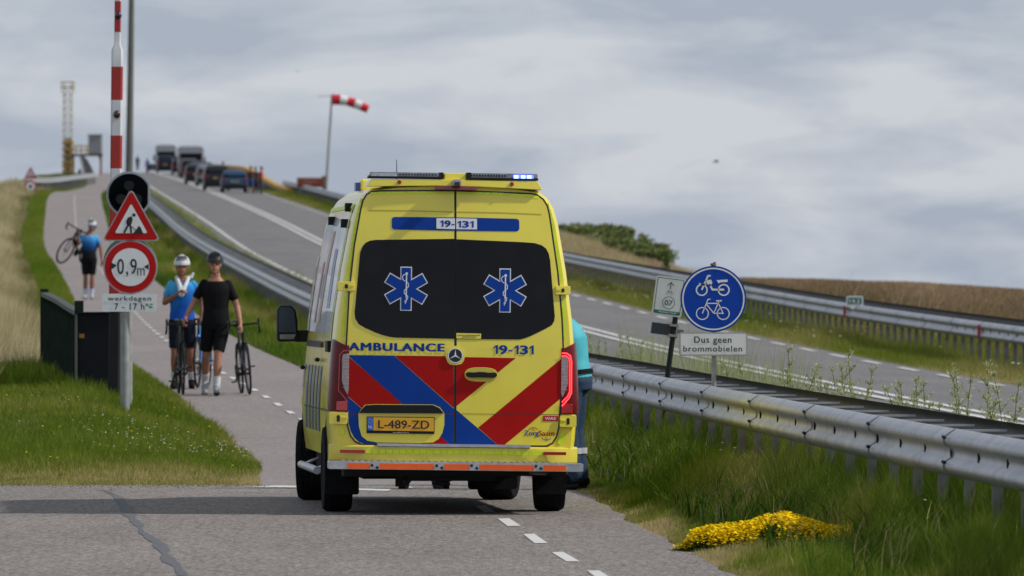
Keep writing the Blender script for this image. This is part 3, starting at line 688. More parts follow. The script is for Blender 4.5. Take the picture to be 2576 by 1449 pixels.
# top: spoiler, light bars, brake light, camera
SP = P3([(735,212),(748,185),(765,155),(1310,157),(1330,115),(1365,107),(1440,108),(1460,118),(1480,160),(2010,172),(2030,200),(2042,238),(1780,222),(1240,206)])
rb(M().prism(P3([(735,210),(748,185),(768,156),(1310,158),(1480,160),(2010,172),(2030,205),(2045,236),(1560,212),(1240,205)]), -.05, .40), 'spoiler', YEL, bevel=.012)
rb(M().prism(P3([(1308,160),(1312,112),(1330,107),(1460,110),(1476,114),(1478,164)]), -.02, .38), 'light_bar_housing', YEL, bevel=.008)
GL2 = mat('bar_lens', (.16, .17, .19), .12, var=.3, scale=20, coat=1)
for x0, x1, yt, yb, nm in ((750,1305,101,158,0),(1480,2015,112,170,1)):
    a, b_ = P3([(x0, yt), (x1, yb)]); a = (a[0], a[1]+(.0 if nm == 0 else .004))
    lb = rb(M().prism(roundrect(a[0], b_[0], b_[1]+.004, b_[1]+.022, .006), -.055, .20), 'light_bar', BLACKM, bevel=.004)
    lm = GL2; c0, c1 = (a[0], b_[0]-.06) if nm == 0 else (a[0]+.06, b_[0])
    rb(M().prism(roundrect(a[0]+.004, b_[0]-.004, b_[1]+.018, a[1], .012), -.05, .19), 'lens', GL2, lb, bevel=.006)
    rb(M().prism(roundrect(*( (b_[0]-.035, b_[0]) if nm == 0 else (a[0], a[0]+.035)), b_[1]+.01, a[1]+.003, .006), -.054, .2), 'end_cap', BLACKM, lb)
    m = M()
    for k in range(22):
        u = a[0]+.03+(b_[0]-a[0]-.1)*k/21
        if nm == 1 and k > 12: continue
        m.box(u, u+.012, -.053, -.049, b_[1]+.03, a[1]-.012)
    rb(m, 'led', BLACKM, lb)
    if nm == 1:
        EB = mat('led_blue', (.3, .4, 1), .4, emit=(.03, .07, 1.0), es=2.6); EBW = mat('led_blue_core', (.7, .8, 1), .4, emit=(.30, .42, 1.0), es=2.6)
        q = P3([(1825,122), (2008,152)]); rb(M().prism(roundrect(q[0][0], q[1][0]-.03, q[1][1], q[0][1], .006), -.056, -.049), 'led', EB, lb)
        for xx in (1832, 1885, 1930): q = P3([(xx, 126), (xx+32, 150)]); rb(M().prism(roundrect(q[0][0], q[1][0], q[1][1], q[0][1], .004), -.062, -.055), 'led', EBW, lb)
    else:
        q = P3([(765,108), (960,138)]); rb(M().prism(roundrect(q[0][0], q[1][0], q[1][1], q[0][1], .006), -.054, -.049), 'led', mat('led_off', (.40, .42, .44), .2, var=.3, scale=40), lb)
rb(M().prism(P3([(1235,230),(1247,210),(1360,205),(1440,207),(1540,212),(1558,236),(1540,239),(1250,234)]), -.075, -.045), 'brake_light', mat('brake_red', (.20, .004, .012), .25, coat=.8), curve=True, bevel=.003)
cm = rb(M().prism(P3([(1368,205),(1366,170),(1378,160),(1420,160),(1430,170),(1431,208)]), -.16, -.045), 'reversing_camera', mat('camera_grey', (.28, .28, .28), .4), bevel=.004)
rb(M().prism(P3([(1380,208),(1380,178),(1418,178),(1418,208)]), -.165, -.155), 'camera_lens', PB, cm)
for x_, y_ in ((975,178),(1815,193)): a = P3([(x_, y_)])[0]; rb(M().disc(a[0], a[1], .016, -.062, -.045, n=16), 'marker_lamp', mat('marker_red', (.30, .008, .02), .3))
a = P3([(1022,95)])[0]; M().tube((a[0], 1.2, a[1]-.06), (a[0]-.003, 1.2, a[1]+.11), .004, .0025).build('antenna', BLACKM, amb, xf=XF)
a = P3([(640,190)])[0]; m = M(); m.box(-.56, .56, 3.7, 3.95, 2.6, 2.70); fb = m.build('front_light_bar', YEL, amb, xf=XF, bevel=.02)
M().box(-.60, -.56, 3.72, 3.93, 2.60, 2.67).build('led', mat('led_blue_front', (.03, .05, .14), .3, emit=(.05, .12, 1), es=.05), fb, xf=XF)
M().box(.56, .66, 3.72, 3.93, 2.60, 2.685).build('led', MATS['led_blue_front'], fb, xf=XF)
# left side: decals, door lines, lamps
def side(v0, v1, z0, z1, mt, nm, prj=.004, skew=0., nv=8, nz=10, par=amb, sgn=-1):
    m = M(); vs = []
    for i in range(nv+1):
        for j in range(nz+1):
            z = z0+(z1-z0)*j/nz; v = v0+(v1-v0)*i/nv+skew*(z-z0); k = max(0, 1-v/.8)
            tp = float(np.interp(v, [0, .03, .10, .25, 4.3, 5.2, 5.8, 5.95], [.955, .978, .992, 1, 1, .97, .90, .78]))
            wv = float(WZ(z)); vs.append((sgn*(np.interp(z, [s[0] for s in SEC], [s[1] for s in SEC])*tp+prj), v, z))
    m.add(vs, [(i*(nz+1)+j, i*(nz+1)+j+1, (i+1)*(nz+1)+j+1, (i+1)*(nz+1)+j) for i in range(nv) for j in range(nz)])
    return m.build(nm, mt, par, xf=XF, smooth=True)
SWH = mat('side_sky_white', (.55, .58, .60), .25, var=.12, scale=2, coat=.6)
side(.75, 4.0, 1.42, 2.36, SWH, 'side_decal')  # white decal panel, with the sky reflection on the side put into its colour
side(.55, .68, 1.30, 2.44, LIME, 'reflective_strip', .006); side(.5, 4.0, 2.42, 2.455, LIME, 'reflective_strip', .006)
side(1.3, 1.7, 1.62, 2.1, mat('decal_blue', (.30, .40, .55), .4), 'side_decal', .007, .3); side(2.5, 2.85, 1.5, 2.25, mat('decal_orange', (.45, .27, .18), .4), 'side_decal', .007, -.2); side(3.2, 3.4, 1.5, 2.0, MATS['decal_orange'], 'side_decal', .007, -.2)
side(2.75, 3.0, 1.7, 1.9, MATS['decal_blue'], 'side_decal', .009)
for v0 in (1.75, 2.25, 2.75, 3.25, 3.75, 4.3): side(v0, v0+.22, .62 if v0 < 4.2 else .95, 1.15, mat('stripe_bluegrey', (.03, .085, .30), .35), 'stripe', .006, -.5)
for v0 in (1.62, 2.9, 4.05): side(v0, v0+.018, .5, 2.4 if v0 < 4 else 2.3, GASK, 'door_seal', .010, 0, 1, 24)
side(.3, 4.0, .80, .812, GASK, 'door_seal', .008, 0, 12, 1); side(1.7, 4.0, 1.30, 1.35, BLACKM, 'door_rail', .02, 0, 12, 2)
side(4.15, 4.72, 1.42, 2.05, GLASS, 'side_window', .008); side(4.15, 4.72, 1.42, 2.05, GLASS, 'side_window', .008, sgn=1)
def plain(z): return float(np.interp(z, [s[0] for s in SEC], [s[1] for s in SEC]))
for v, z in ((1.0, 2.43), (.9, 2.30), (3.0, 2.34)):
    w_ = plain(z); M().box(-w_-.05, -w_+.01, v-.05, v+.05, z-.035, z+.035).build('side_lamp', BLACKM, amb, xf=XF, bevel=.008)
M().box(plain(2.3)-.01, plain(2.3)+.05, .95, 1.05, 2.27, 2.33).build('side_lamp', BLACKM, amb, xf=XF, bevel=.008)
M().box(-plain(1.32)-.03, -plain(1.32)+.02, .5, .85, 1.27, 1.36).build('rail_end', BLACKM, amb, xf=XF, bevel=.006)
for v, z in ((1.85, 1.20), (4.12, 1.12)): w_ = plain(z); M().tube((-w_-.03, v-.1, z), (-w_-.03, v+.1, z), .018).build('door_handle', BLACKM, amb, xf=XF)
# arch inner + under body
def mir(sg):
    w_ = .97; mm = M(); q = [(sg*(w_+a), b_) for a, b_ in ((.065, 1.335),(.222,1.33),(.238,1.36),(.238,1.60),(.218,1.635),(.12,1.635),(.085,1.60),(.065,1.5))]
    mr_ = mm.prism(q, 4.42, 4.58).build('wing_mirror', BLACKM, amb, xf=XF, bevel=.012)
    M().prism([(sg*(w_+a), b_) for a, b_ in ((.08,1.41),(.227,1.41),(.227,1.60),(.212,1.622),(.125,1.622),(.095,1.59))], 4.416, 4.421).build('mirror_glass', mat('mirror', (.03, .04, .045), .08, 1.0), mr_, xf=XF)
    M().prism([(sg*(w_+a), b_) for a, b_ in ((.10,1.352),(.215,1.352),(.215,1.392),(.08,1.395))], 4.416, 4.421).build('mirror_glass', mat('mirror2', (.16, .16, .14), .1, 1.0), mr_, xf=XF)
    M().box(min(sg*.93, sg*(w_+.08)), max(sg*.93, sg*(w_+.08)), 4.47, 4.55, 1.33, 1.43).build('mirror_arm', BLACKM, mr_, xf=XF, bevel=.01)
mir(-1); mir(1)
UB = mat('underbody', (.012, .012, .012), .9)
M().box(-.86, .86, .15, 5.6, .30, .52).box(-.35, .35, .25, .9, .26, .31).box(-.60, -.25, 2.0, 3.6, .24, .31).tube((-.5, 1.1, .36), (.5, 1.1, .36), .06).ball((0, 1.1, .33), .14, .14, .10).box(.2, .62, 1.9, 2.9, .25, .31).box(-.44,-.38,.3,.36,.215,.3).build('underbody', UB, amb)
M().tube((.62, -.02, .345), (.80, .25, .335), .032, mi=0).build('exhaust_pipe', mat('exhaust', (.10, .075, .06), .5, .7), amb)
for sg in (-1, 1):
    for v0 in (1.1, 5.0): M().box(min(sg*.55, sg*.93), max(sg*.55, sg*.93), v0-.4, v0+.4, .42, .80).build('wheel_arch', UB, amb)
M().tube((-.99, 1.75, .315), (-.99, 4.35, .315), .032, n=14).tube((-.99, 2.0, .32), (-.8, 2.0, .4), .015).tube((-.99, 4.0, .32), (-.8, 4.0, .4), .015).build('side_step', ALU, amb, smooth=40)
for sg, u0, u1 in ((-1, -.985, -.715), (1, .70, .945)): M().prism(roundrect(u0, u1, .145, .50, .02), .60, .615).build('mud_flap', RUB, amb)
M().prism(roundrect(.42, .84, .10, .48, .03), 4.4, 4.42).build('mud_flap', RUB, amb); M().prism(roundrect(-.90, -.60, .16, .48, .03), 4.4, 4.42).build('mud_flap', RUB, amb)
def wheel(u, v, steer=0., wd=.235, r=.345):
    prof = [(.20, -wd/2+.01), (.235, -wd/2), (r-.02, -wd/2+.004), (r-.004, -wd/2+.03), (r, -wd/2+.05), (r, wd/2-.05), (r-.004, wd/2-.03), (r-.02, wd/2-.004), (.235, wd/2), (.20, wd/2-.01)]
    e_ = M().lathe(prof, (0, 0, 0), 'X', 48)
    for k in range(4):
        h = -wd/2+.055+k*(wd-.11)/3; e_.torus((h, 0, 0), r+.001, .004, 'X', 48, 4)
    o = e_.build('wheel', RUB, amb, smooth=30); o.location = (u, v, r); o.rotation_euler = (0, 0, steer)
    h_ = M().lathe([(.0, -.06), (.05, -.06), (.16, -.03), (.20, -.08), (.21, -.1)], (0, 0, 0), 'X', 24).lathe([(.0, .06), (.05, .06), (.16, .03), (.20, .08), (.21, .1)], (0, 0, 0), 'X', 24).build('rim', ALU, o, smooth=40)
wheel(-.865, 1.1); wheel(.845, 1.1); wheel(-.865, 5.0, R(-8)); wheel(.72, 5.0, R(-14), .30)
# ------------------------------------------------------------------ signs
def at(x, y, D): return ((x-1288)*D/F, D, HC+(755-y)*D/F)
SRED = mat('sign_red', (.48, .006, .006), .5, spec=.2, var=.04, scale=8)
SBLUE = mat('sign_blue', (.002, .055, .42), .5, spec=.2, var=.04, scale=5)
SBK = mat('sign_back_grey', (.10, .10, .105), .6)
SRIM = mat('sign_rim', (.42, .40, .41), .4, .3)
PGREY = mat('pole_grey', (.30, .31, .30), .55, .3, var=.18, scale=8)
DKG = mat('dark_green_paint', (.008, .017, .013), .6, var=.3, scale=6, spec=.2)
D = 75.0; s_ = F/D; X0, _, _ = at(1796, 0, D); zg = tz1(X0, D)
t = thing('traffic_sign', 'round blue sign with white moped and bicycle above a Dus geen brommobielen plate', 'road sign', (X0, D, 0), group=None)
q = lambda x, y: ((x-1796)/s_, HC+(755-y)/s_)
q5 = lambda x, y: q(1416.8+.2311*x, 566.7+.2311*y)
M().tube((0, .05, zg-.3), (0, .05, q(0, 672)[1]), .021, n=16).build('post', PGREY, t, smooth=40)
c = q(1794.5, 752); r = 83/s_
M().disc(*c, r, 0, .02, 64).build('sign_disc', mat('sign_blue_edge', (.01, .07, .30), .5), t)
m = M().ring(*c, r*.925, .013, -.006, 64)
f5 = lambda pts: [q5(*p) for p in pts]
M().disc(*c, r*.985, -.003, None, 64).build('sign_face', SBLUE, t)
for cx in (1508, 1747): m.ring(*q5(cx, 704), 58*.2311/s_, 15*.2311/s_, -.006, 40)
for cx in (1515, 1742): m.ring(*q5(cx, 960), 65*.2311/s_, 11*.2311/s_, -.006, 40)
w_ = 14*.2311/s_; w2 = 11*.2311/s_
m.stroke(f5([(1508,704),(1576,550),(1606,550)]), w_*1.25, -.006); m.stroke(f5([(1480,632),(1510,648),(1556,640)]), w_, -.006)
m.flat(f5([(1545,600),(1610,592),(1624,625),(1600,668),(1570,640)]), -.006); m.stroke(f5([(1590,640),(1625,700),(1752,700)]), w_*1.5, -.006)
m.flat(f5([(1670,597),(1790,590),(1790,616),(1708,622),(1694,634),(1680,616)]), -.006)
m.stroke(f5([(1515,960),(1576,806),(1602,804)]), w2, -.006); m.stroke(f5([(1560,850),(1690,850)]), w2, -.006); m.stroke(f5([(1562,862),(1638,956),(1690,842),(1700,822)]), w2, -.006)
m.stroke(f5([(1638,958),(1740,958),(1694,858)]), w2, -.006); m.stroke(f5([(1665,823),(1725,821)]), w2*1.3, -.006)
m.build('sign_symbol', PW, t)
a, b_ = q(1709, 836), q(1880, 895)
M().prism(roundrect(a[0], b_[0], b_[1], a[1], .02), 0, .02).build('sub_plate', mat('plate_edge', (.30, .30, .29), .5), t)
M().flat(roundrect(a[0]+.004, b_[0]-.004, b_[1]+.004, a[1]-.004, .017), -.003).build('sub_plate_face', PW, t)
M().stroke(roundrect(a[0]+.009, b_[0]-.009, b_[1]+.009, a[1]-.009, .014), .003, -.005, closed=True).build('plate_border', PB, t)
def ptx(s, x0, y0, x1, y1, qq, par, mt=PB, y=-.006, bold=.011, space=1.15): p, p2 = qq(x0, y0), qq(x1, y1); return M().text(s, p[0], p2[0], p2[1], p[1], y, bold, space=space).build('lettering', mt, par)
ptx('Dus geen', 1427, 1210, 1830, 1302, q5, t); ptx('brommobielen', 1308, 1312, 1946, 1374, q5, t)
snail = tag(M().ball((0, 0, .012), .028, .02, .016, 14).ball((.012, -.004, .026), .012).build('sign_cap', mat('cap_brown', (.16, .12, .09), .8, var=.4, scale=60), t), None)
snail.location = (c[0], .01, c[1]+r)
# node sign 07
D = 82.0; s_ = F/D; X0, _, _ = at(1655, 0, D); zg = tz1(X0, D); tl = R(7.6)
t = thing('cycle_route_sign', 'leaning dark green post with a white and green cycle route sign numbered 07', 'road sign', (X0, D, zg), (0, tl, 0))
ci = math.cos(-tl); si = math.sin(-tl)
def qn(x, y):     # picture position -> local plane of the leaning sign
    X, _, Z = at(x, y, D); X -= X0; Z -= zg; return (X*math.cos(tl)-Z*math.sin(tl), X*math.sin(tl)+Z*math.cos(tl))
qn5 = lambda x, y: qn(1416.8+.2311*x, 566.7+.2311*y)
c = qn(1682.5, 745.5); M().tube((0, .03, -.3), (0, .03, c[1]), .026, n=14).build('post', DKG, t, smooth=40)
hw, hh = 37.5/s_, 49/s_
M().prism(roundrect(c[0]-hw, c[0]+hw, c[1]-hh, c[1]+hh, .02), 0, .008).build('sign_plate', mat('plate_offwhite', (.62, .64, .60), .5), t)
M().stroke(roundrect(c[0]-hw+.018, c[0]+hw-.018, c[1]-hh+.018, c[1]+hh-.018, .008), .007, -.003, closed=True).flat([(c[0]-hw+.018, c[1]-hh+.018), (c[0]+hw-.018, c[1]-hh+.018), (c[0]+hw-.018, c[1]-hh+.048), (c[0]-hw+.018, c[1]-hh+.048)], -.0035).build('sign_border', PG, t)
p = qn5(1147, 845); m = M().ring(*p, 66*.2311/s_, .006, -.003, 40)
o_ = (p[0], p[1]); U = .2311/s_
m.stroke([(o_[0], o_[1]+150*U), (o_[0], o_[1]+222*U)], .009, -.003); m.stroke([(o_[0]-34*U, o_[1]+190*U), (o_[0], o_[1]+224*U), (o_[0]+34*U, o_[1]+190*U)], .009, -.003)
m.build('sign_symbol', PG, t); m = M()
for dx in (-26, 26): m.ring(o_[0]+dx*U, o_[1]+106*U, 15*U, .0022, -.003, 20)
m.stroke([(o_[0]-26*U, o_[1]+106*U), (o_[0]-14*U, o_[1]+138*U), (o_[0]-6*U, o_[1]+138*U)], .0025, -.003).stroke([(o_[0]-18*U, o_[1]+128*U), (o_[0]+14*U, o_[1]+128*U), (o_[0], o_[1]+106*U), (o_[0]-18*U, o_[1]+126*U)], .0025, -.003).stroke([(o_[0]+26*U, o_[1]+106*U), (o_[0]+12*U, o_[1]+134*U)], .0025, -.003)
m.build('sign_symbol', PG, t)
M().text('07', o_[0]-.038, o_[0]+.038, o_[1]-.026, o_[1]+.026, -.004, .02).build('lettering', PG, t)
M().text('Fietsnetwerk Zeeland', o_[0]-.085, o_[0]+.085, c[1]-hh+.026, c[1]-hh+.042, -.006).build('lettering', PW, t)
c2 = qn(1669.5, 828); M().prism(roundrect(c2[0]-37/s_, c2[0]+37/s_, c2[1]-20/s_, c2[1]+20/s_, .015), .06, .074).build('back_plate', mat('plate_back', (.60, .61, .62), .5, .3), t)
M().flat(roundrect(c2[0]-31/s_, c2[0]+31/s_, c2[1]-14/s_, c2[1]+14/s_, .008), .057).build('plate_inner', mat('plate_inner_dark', (.04, .042, .045), .6), t)
for zz in (-.05, .05): M().box(-.045, .045, -.002, .055, c2[1]+zz-.012, c2[1]+zz+.012).build('clamp', mat('clamp_tan', (.30, .26, .22), .5, .3), t)
M().box(.035, .10, .052, .055, c2[1]-.025, c2[1]+.018).build('sticker', mat('sticker_grey', (.20, .17, .17), .6, var=.6, scale=90), t)

# roadworks signs on the left post
def works_sign(D, xc, yt, yb, w_px, yround, rround, ybase, label, near=True, xpost=None):
    s_ = F/D; X0 = at(xpost or xc, 0, D)[0]; zb = HC+(755-ybase)/s_
    t = thing('traffic_sign', label, 'road sign', (X0, D, 0)); xo = (xc-(xpost or xc))/s_
    q = lambda x, y: (xo+(x-xc)/s_, HC+(755-y)/s_)
    M().tube((0, .06, zb-.4), (0, .06, HC+(755-yt-70)/s_), .05 if near else .03, n=16).build('post', PGREY, t, smooth=40)
    def tri(k, rr):
        cx, cy = xc, yb-(yb-yt)/3; P = []
        for i in range(3):
            a = R(90+120*i); r0 = (yb-yt)*2/3*k/s_*1.0; c0 = q(cx, cy); 
            ccx, ccz = c0[0]+(r0-2*rr)*math.cos(a)*(w_px/(yb-yt)/1.1547), c0[1]+(r0-2*rr)*math.sin(a)
            for j in range(5): b_ = a+R(-60+30*j); P.append((ccx+rr*math.cos(b_), ccz+rr*math.sin(b_)))
        return P
    M().prism(tri(1.0, .03), -.0, .02).build('triangle_plate', SRIM, t)
    M().flat(tri(.94, .025), -.004).build('triangle_border', SRED, t); M().flat(tri(.56, .012), -.008).build('triangle_face', PW, t)
    m = M(); k = (yb-yt)/133.0
    Q = lambda pts: [q(xc+(x-330)*k, yb+(y-606)*k) for x, y in pts]
    m.disc(*Q([(337, 541)])[0], 4.5*k/s_, -.012, n=14)
    m.flat(Q([(322,547),(331,544),(334,552),(331,563),(326,568),(319,566),(318,556)]), -.012); m.stroke(Q([(324,565),(318,574),(312,586)]), 5*k/s_, -.012); m.stroke(Q([(327,565),(329,574),(330,586)]), 5*k/s_, -.012)
    m.stroke(Q([(322,550),(319,560),(328,567)]), 3*k/s_, -.012); m.stroke(Q([(320,560),(342,580)]), 2*k/s_, -.0125)
    m.flat(Q([(335,587),(342,579),(349,568),(354,572),(360,587)]), -.012)
    m.build('worker_symbol', PB, t)
    c = q(xc-2*k, yround); r = rround/s_
    M().disc(*c, r, -.0, .02, 56).build('round_plate', SRIM, t); M().disc(*c, r*.95, -.004, None, 56).build('round_border', SRED, t); M().disc(*c, r*.70, -.008, None, 56).build('round_face', PW, t)
    if near:
        qc = lambda x, y: q(328+x, yround+y)
        ptx('0,9', -33, -21, 16, 24, qc, t, y=-.012, bold=.005); ptx('m', 17, 2, 36, 21, qc, t, y=-.012, bold=0)
        m = M(); m.flat([qc(-48, -12), qc(-34, -4), qc(-48, 6)], -.012); m.flat([qc(46, -8), qc(34, -1), qc(46, 7)], -.012); m.build('arrow_symbol', PB, t)
        a, b_ = q(257, 739), q(393, 784); M().prism(roundrect(a[0], b_[0], b_[1], a[1], .02), 0, .02).build('sub_plate', mat('plate_sky_white', (.74, .77, .79), .5), t)
        ptx('werkdagen', 271, 745, 380, 760, q, t); ptx('7 - 17 h', 288, 763, 363, 779, q, t)
        m = M(); 
        for k_ in range(9): cx_, cy_ = q(367+random.uniform(0, 18), 765+random.uniform(0, 8)); m.disc(cx_, cy_, random.uniform(.006, .012), -.008-.0004*k_, n=7)
        m.build('sticker', mat('sticker_green', (.03, .22, .08), .5), t)
    else:
        M().disc(*c, r*.28, -.012).build('round_symbol', PB, t); a = q(xc-12, 446.5); b_ = q(xc+12, 453); M().prism([(a[0], a[1]), (b_[0], a[1]), (b_[0], b_[1]), (a[0], b_[1])], 0, .02).build('sub_plate', PW, t)
        a = q(xc-14, 485); b_ = q(xc+14, 493); M().prism([(a[0], a[1]), (b_[0], a[1]), (b_[0], b_[1]), (a[0], b_[1])], 0, .02).build('sub_plate', PW, t)
    return t
works_sign(92.0, 330, 473, 606, 147, 672, 68, 1024, 'large roadworks triangle over a round 0,9 m width sign and a werkdagen plate', True, 314)
works_sign(440.0, 77, 419, 449, 33, 469, 16, 500, 'small distant roadworks triangle over a round red sign at the left edge', False)

# barrier boom, signal boards, cabinet, fence
BWH = mat('boom_white', (.62, .64, .66), .5, var=.06, scale=3); BRD = mat('boom_red', (.36, .022, .016), .5, var=.08, scale=3)
D = 96.0; s_ = F/D; X0 = at(286, 0, D)[0]
t = thing('barrier_boom', 'raised red and white striped barrier boom standing upright behind the roadworks signs', 'barrier boom', (X0, D, 0))
zz = lambda y: HC+(755-y)/s_; XB = lambda y: (286+ (1005-y)*.0105-286)/s_
hwd = lambda y: (14.5 if y > 126 else (8.0 if y < 112 else 8+6.5*(y-112)/14))/s_
BY = [1005, 770, 685, 597, 512, 424, 341, 252, 168, 81, 3, -82, -170]
for i, (y0, y1) in enumerate(zip(BY[:-1], BY[1:])):
    ys = [y0]+[y for y in (126, 112) if y1 < y < y0]+[y1]
    m = M(); m.loft([[(XB(y)+sx*hwd(y), dy*hwd(y)*.8, zz(y)) for sx, dy in ((-1,-.6),(-.7,-1),(.7,-1),(1,-.6),(1,.6),(.7,1),(-.7,1),(-1,.6))] for y in ys])
    m.build('boom_section', (BRD if i % 2 == 1 else BWH) if i > 0 else BLACKM, t, smooth=35)
for x, y in ((295, 288), (298, 39)): M().ball(((x-286)/s_, -.06, zz(y)), .040, .04, .048, 16).build('lamp', mat('lamp_dark_red', (.03, .004, .006), .25, coat=.6), t, smooth=True)
D = 94.0; s_ = F/D; X0 = at(322, 0, D)[0]
t = thing('signal_light', 'black round signal board with pale rim, half hidden behind the roadworks triangle', 'traffic light', (X0, D, 0))
zz = lambda y: HC+(755-y)/s_
M().tube((0, .12, tz1(X0, D)-.2), (0, .12, zz(450)), .045).build('post', PGREY, t, smooth=40)
P = []
for i in range(49):
    a = R(-52+i*284/48*1.0+0) if 0 else 2*math.pi*i/48; x, z = 58/s_*math.cos(a), 58/s_*math.sin(a); P.append((min(x, 52/s_)+3/s_, z+zz(489)))
M().prism(P[:-1], 0, .05).build('signal_board', mat('board_rim', (.36, .40, .43), .5), t)
M().prism([(3/s_+(x-3/s_)*.90, zz(489)+(z-zz(489))*.90) for x, z in P[:-1]], -.012, -.002).build('board_face', mat('board_black', (.003, .0035, .005), .8, spec=.05), t)
for dx, dz in ((0, 22), (-20, -12), (20, -12)): M().lathe([(.055, -.10), (.055, 0)], ((3+dx)/s_, 0, zz(489)+dz/s_), 'Y', 20).lathe([(.0, -.02), (.05, -.02)], ((3+dx)/s_, 0, zz(489)+dz/s_), 'Y', 20).build('signal_lamp', BLACKM, t)
M().disc(8/s_, zz(666), 66/s_, .03, .05, 48).build('rear_board', mat('board_back', (.33, .34, .36), .5, .2), t); M().disc(2/s_, zz(660), 64/s_, .012, .029, 48).build('rear_board', SBK, t)
D = 97.0; s_ = F/D; X0 = at(248, 0, D)[0]; zb = tz1(X0, D)-.08
t = thing('barrier_cabinet', 'black metal barrier drive cabinet standing in the grass behind the signpost', 'cabinet', (X0, D, 0))
CAB = mat('cabinet_black', (.006, .0075, .011), .5, var=.35, scale=4, spec=.15)
zt = HC+(755-785)/s_; hw = 53/s_
M().box(-hw, hw, 0, .55, zb, zt-.012).build('cabinet_body', CAB, t, bevel=.012); M().prism([(-hw-.02, zt-.02), (hw+.02, zt-.02), (hw+.01, zt+.004), (-hw+.02, zt+.0)], -.03, .58).build('cabinet_lid', CAB, t, bevel=.006)
M().box(-hw+.03, hw-.02, -.008, .0, zb+.1, zt-.30).build('cabinet_door', CAB, t, bevel=.004); M().box(-hw+.02, -hw+.08, -.01, -.002, zt-.30, zt-.25).build('maker_label', mat('label_yellow', (.22, .12, .01), .5), t)
M().box(-hw-.03, -hw, -.02, .04, zb, zt-.03).build('corner_post', mat('corner_post_grey', (.10, .11, .09), .6), t)
t = thing('fence_panel', 'short dark green slatted fence with sagging top edge, left of the black cabinet', 'fence')
A = Vector((at(199, 0, 97.3)[0], 97.3)); B = Vector((at(112, 0, 105.)[0], 105.)); n_ = 26
ztop = curve1([(0, HC-(787-755)/(F/97.3)), (.25, HC-(774-755)/(F/99.2)), (.55, HC-(757-755)/(F/101.5)), (1, HC+(755-739)/(F/105))])
for k, sl in ((0, 0),):
    m = M()
    for i in range(n_):
        f_ = (i+.5)/n_; p = A.lerp(B, f_); z0 = tz1(p.x, p.y)-.05; m.box(p.x-.035, p.x+.035, p.y-.10, p.y+.10, z0, float(ztop(f_))-.03)
    m.build('slat_panel', DKG, t, recalc=False)
m = M(); m.loft([[(A.lerp(B, f_).x+a, A.lerp(B, f_).y, float(ztop(f_))+b_) for a, b_ in ((-.05,-.03),(.05,-.03),(.05,.02),(-.05,.02))] for f_ in np.linspace(0, 1, 14)]); m.build('top_rail', mat('rail_dull', (.045, .055, .045), .6, var=.4, scale=30), t)
for p in (A, B): M().box(p.x-.05, p.x+.05, p.y-.05, p.y+.05, tz1(p.x, p.y)-.1, tz1(p.x, p.y)+1.08).build('post', DKG, t)
# tall grey mast
D = 300.; s_ = F/D; X0 = at(322, 0, D)[0]
t = thing('lamp_post', 'tall plain grey mast rising out of frame right beside the striped barrier boom', 'lamp post', (X0, D, tz1(X0, D)-.2))
M().tube((0, 0, 0), (.16, 0, 11.5), .150, .085, 20).build('pole', mat('mast_grey', (.12, .118, .105), .6, var=.15, scale=2), t, smooth=40)
M().tube((0, 0, 0), (0, 0, .5), .18, .17, 16).build('pole_base', PGREY, t); M().tube((.16, 0, 11.5), (1.5, 0, 12.0), .05).build('arm', PGREY, t); M().ball((1.7, 0, 12.0), .35, .12, .08).build('lamp_head', PGREY, t)
# windsock
D = 515.; s_ = F/D; b0 = at(818, 488, D); t0 = at(835, 238, D)
t = thing('windsock', 'red and white striped windsock blowing from a leaning grey mast beside the road', 'windsock', (b0[0], D, b0[2]))
dx, dz = t0[0]-b0[0], t0[2]-b0[2]
M().tube((0, 0, -.6), (dx, 0, dz), .10, .055, 14).build('mast', PGREY, t, smooth=40); M().tube((-.05, 0, 0), (-.05, 0, 1.1), .16).build('mast_base', SBK, t)
M().tube((dx-.85, 0, dz-.12), (dx+.1, 0, dz-.06), .018).ball((dx-.8, 0, dz-.12), .06, .1, .03).build('counter_arm', PGREY, t)
cen = [(837, 250, 13.5), (856, 251, 13), (874, 255, 11), (893, 260, 12), (909, 267, 11), (926, 275, 10)]
SR = mat('sock_red', (.60, .012, .03), .8); SWt = mat('sock_white', (.70, .70, .72), .8)
for i in range(5):
    x0, y0, r0 = cen[i]; x1, y1, r1 = cen[i+1]; p0 = ((x0-818)/s_, 0, (488-y0)/s_); p1 = ((x1-818)/s_, 0, (488-y1)/s_)
    m = M(); m.tube(p0, p1, r0/s_, r1/s_, 18, cap=(i == 4)); m.build('sock_band', SR if i % 2 == 0 else SWt, t, smooth=40)
# brown sign
t = thing('information_sign', 'wide brown information sign on two posts beside the windsock mast', 'road sign', at(781, 459, 512.))
BRN = mat('brown_sign', (.22, .045, .016), .5, var=.08); s_ = F/512
M().box(-34/s_, 34/s_, 0, .06, -12/s_, 12/s_).build('sign_plate', BRN, t); M().stroke([(-32/s_, -10/s_), (32/s_, -10/s_), (32/s_, 10/s_), (-32/s_, 10/s_)], .05, -.004, closed=True).build('sign_border', mat('brown_border', (.30, .09, .05), .5), t)
for dx in (-.62, .74): M().tube((dx, .1, -.95), (dx, .1, .2), .05).build('post', PGREY, t)
M().box(-.25, .1, -.006, -.002, -.05, 0).box(-.45, .42, -.006, -.002, .06, .12).build('lettering', mat('brown_text', (.38, .16, .10), .5), t)

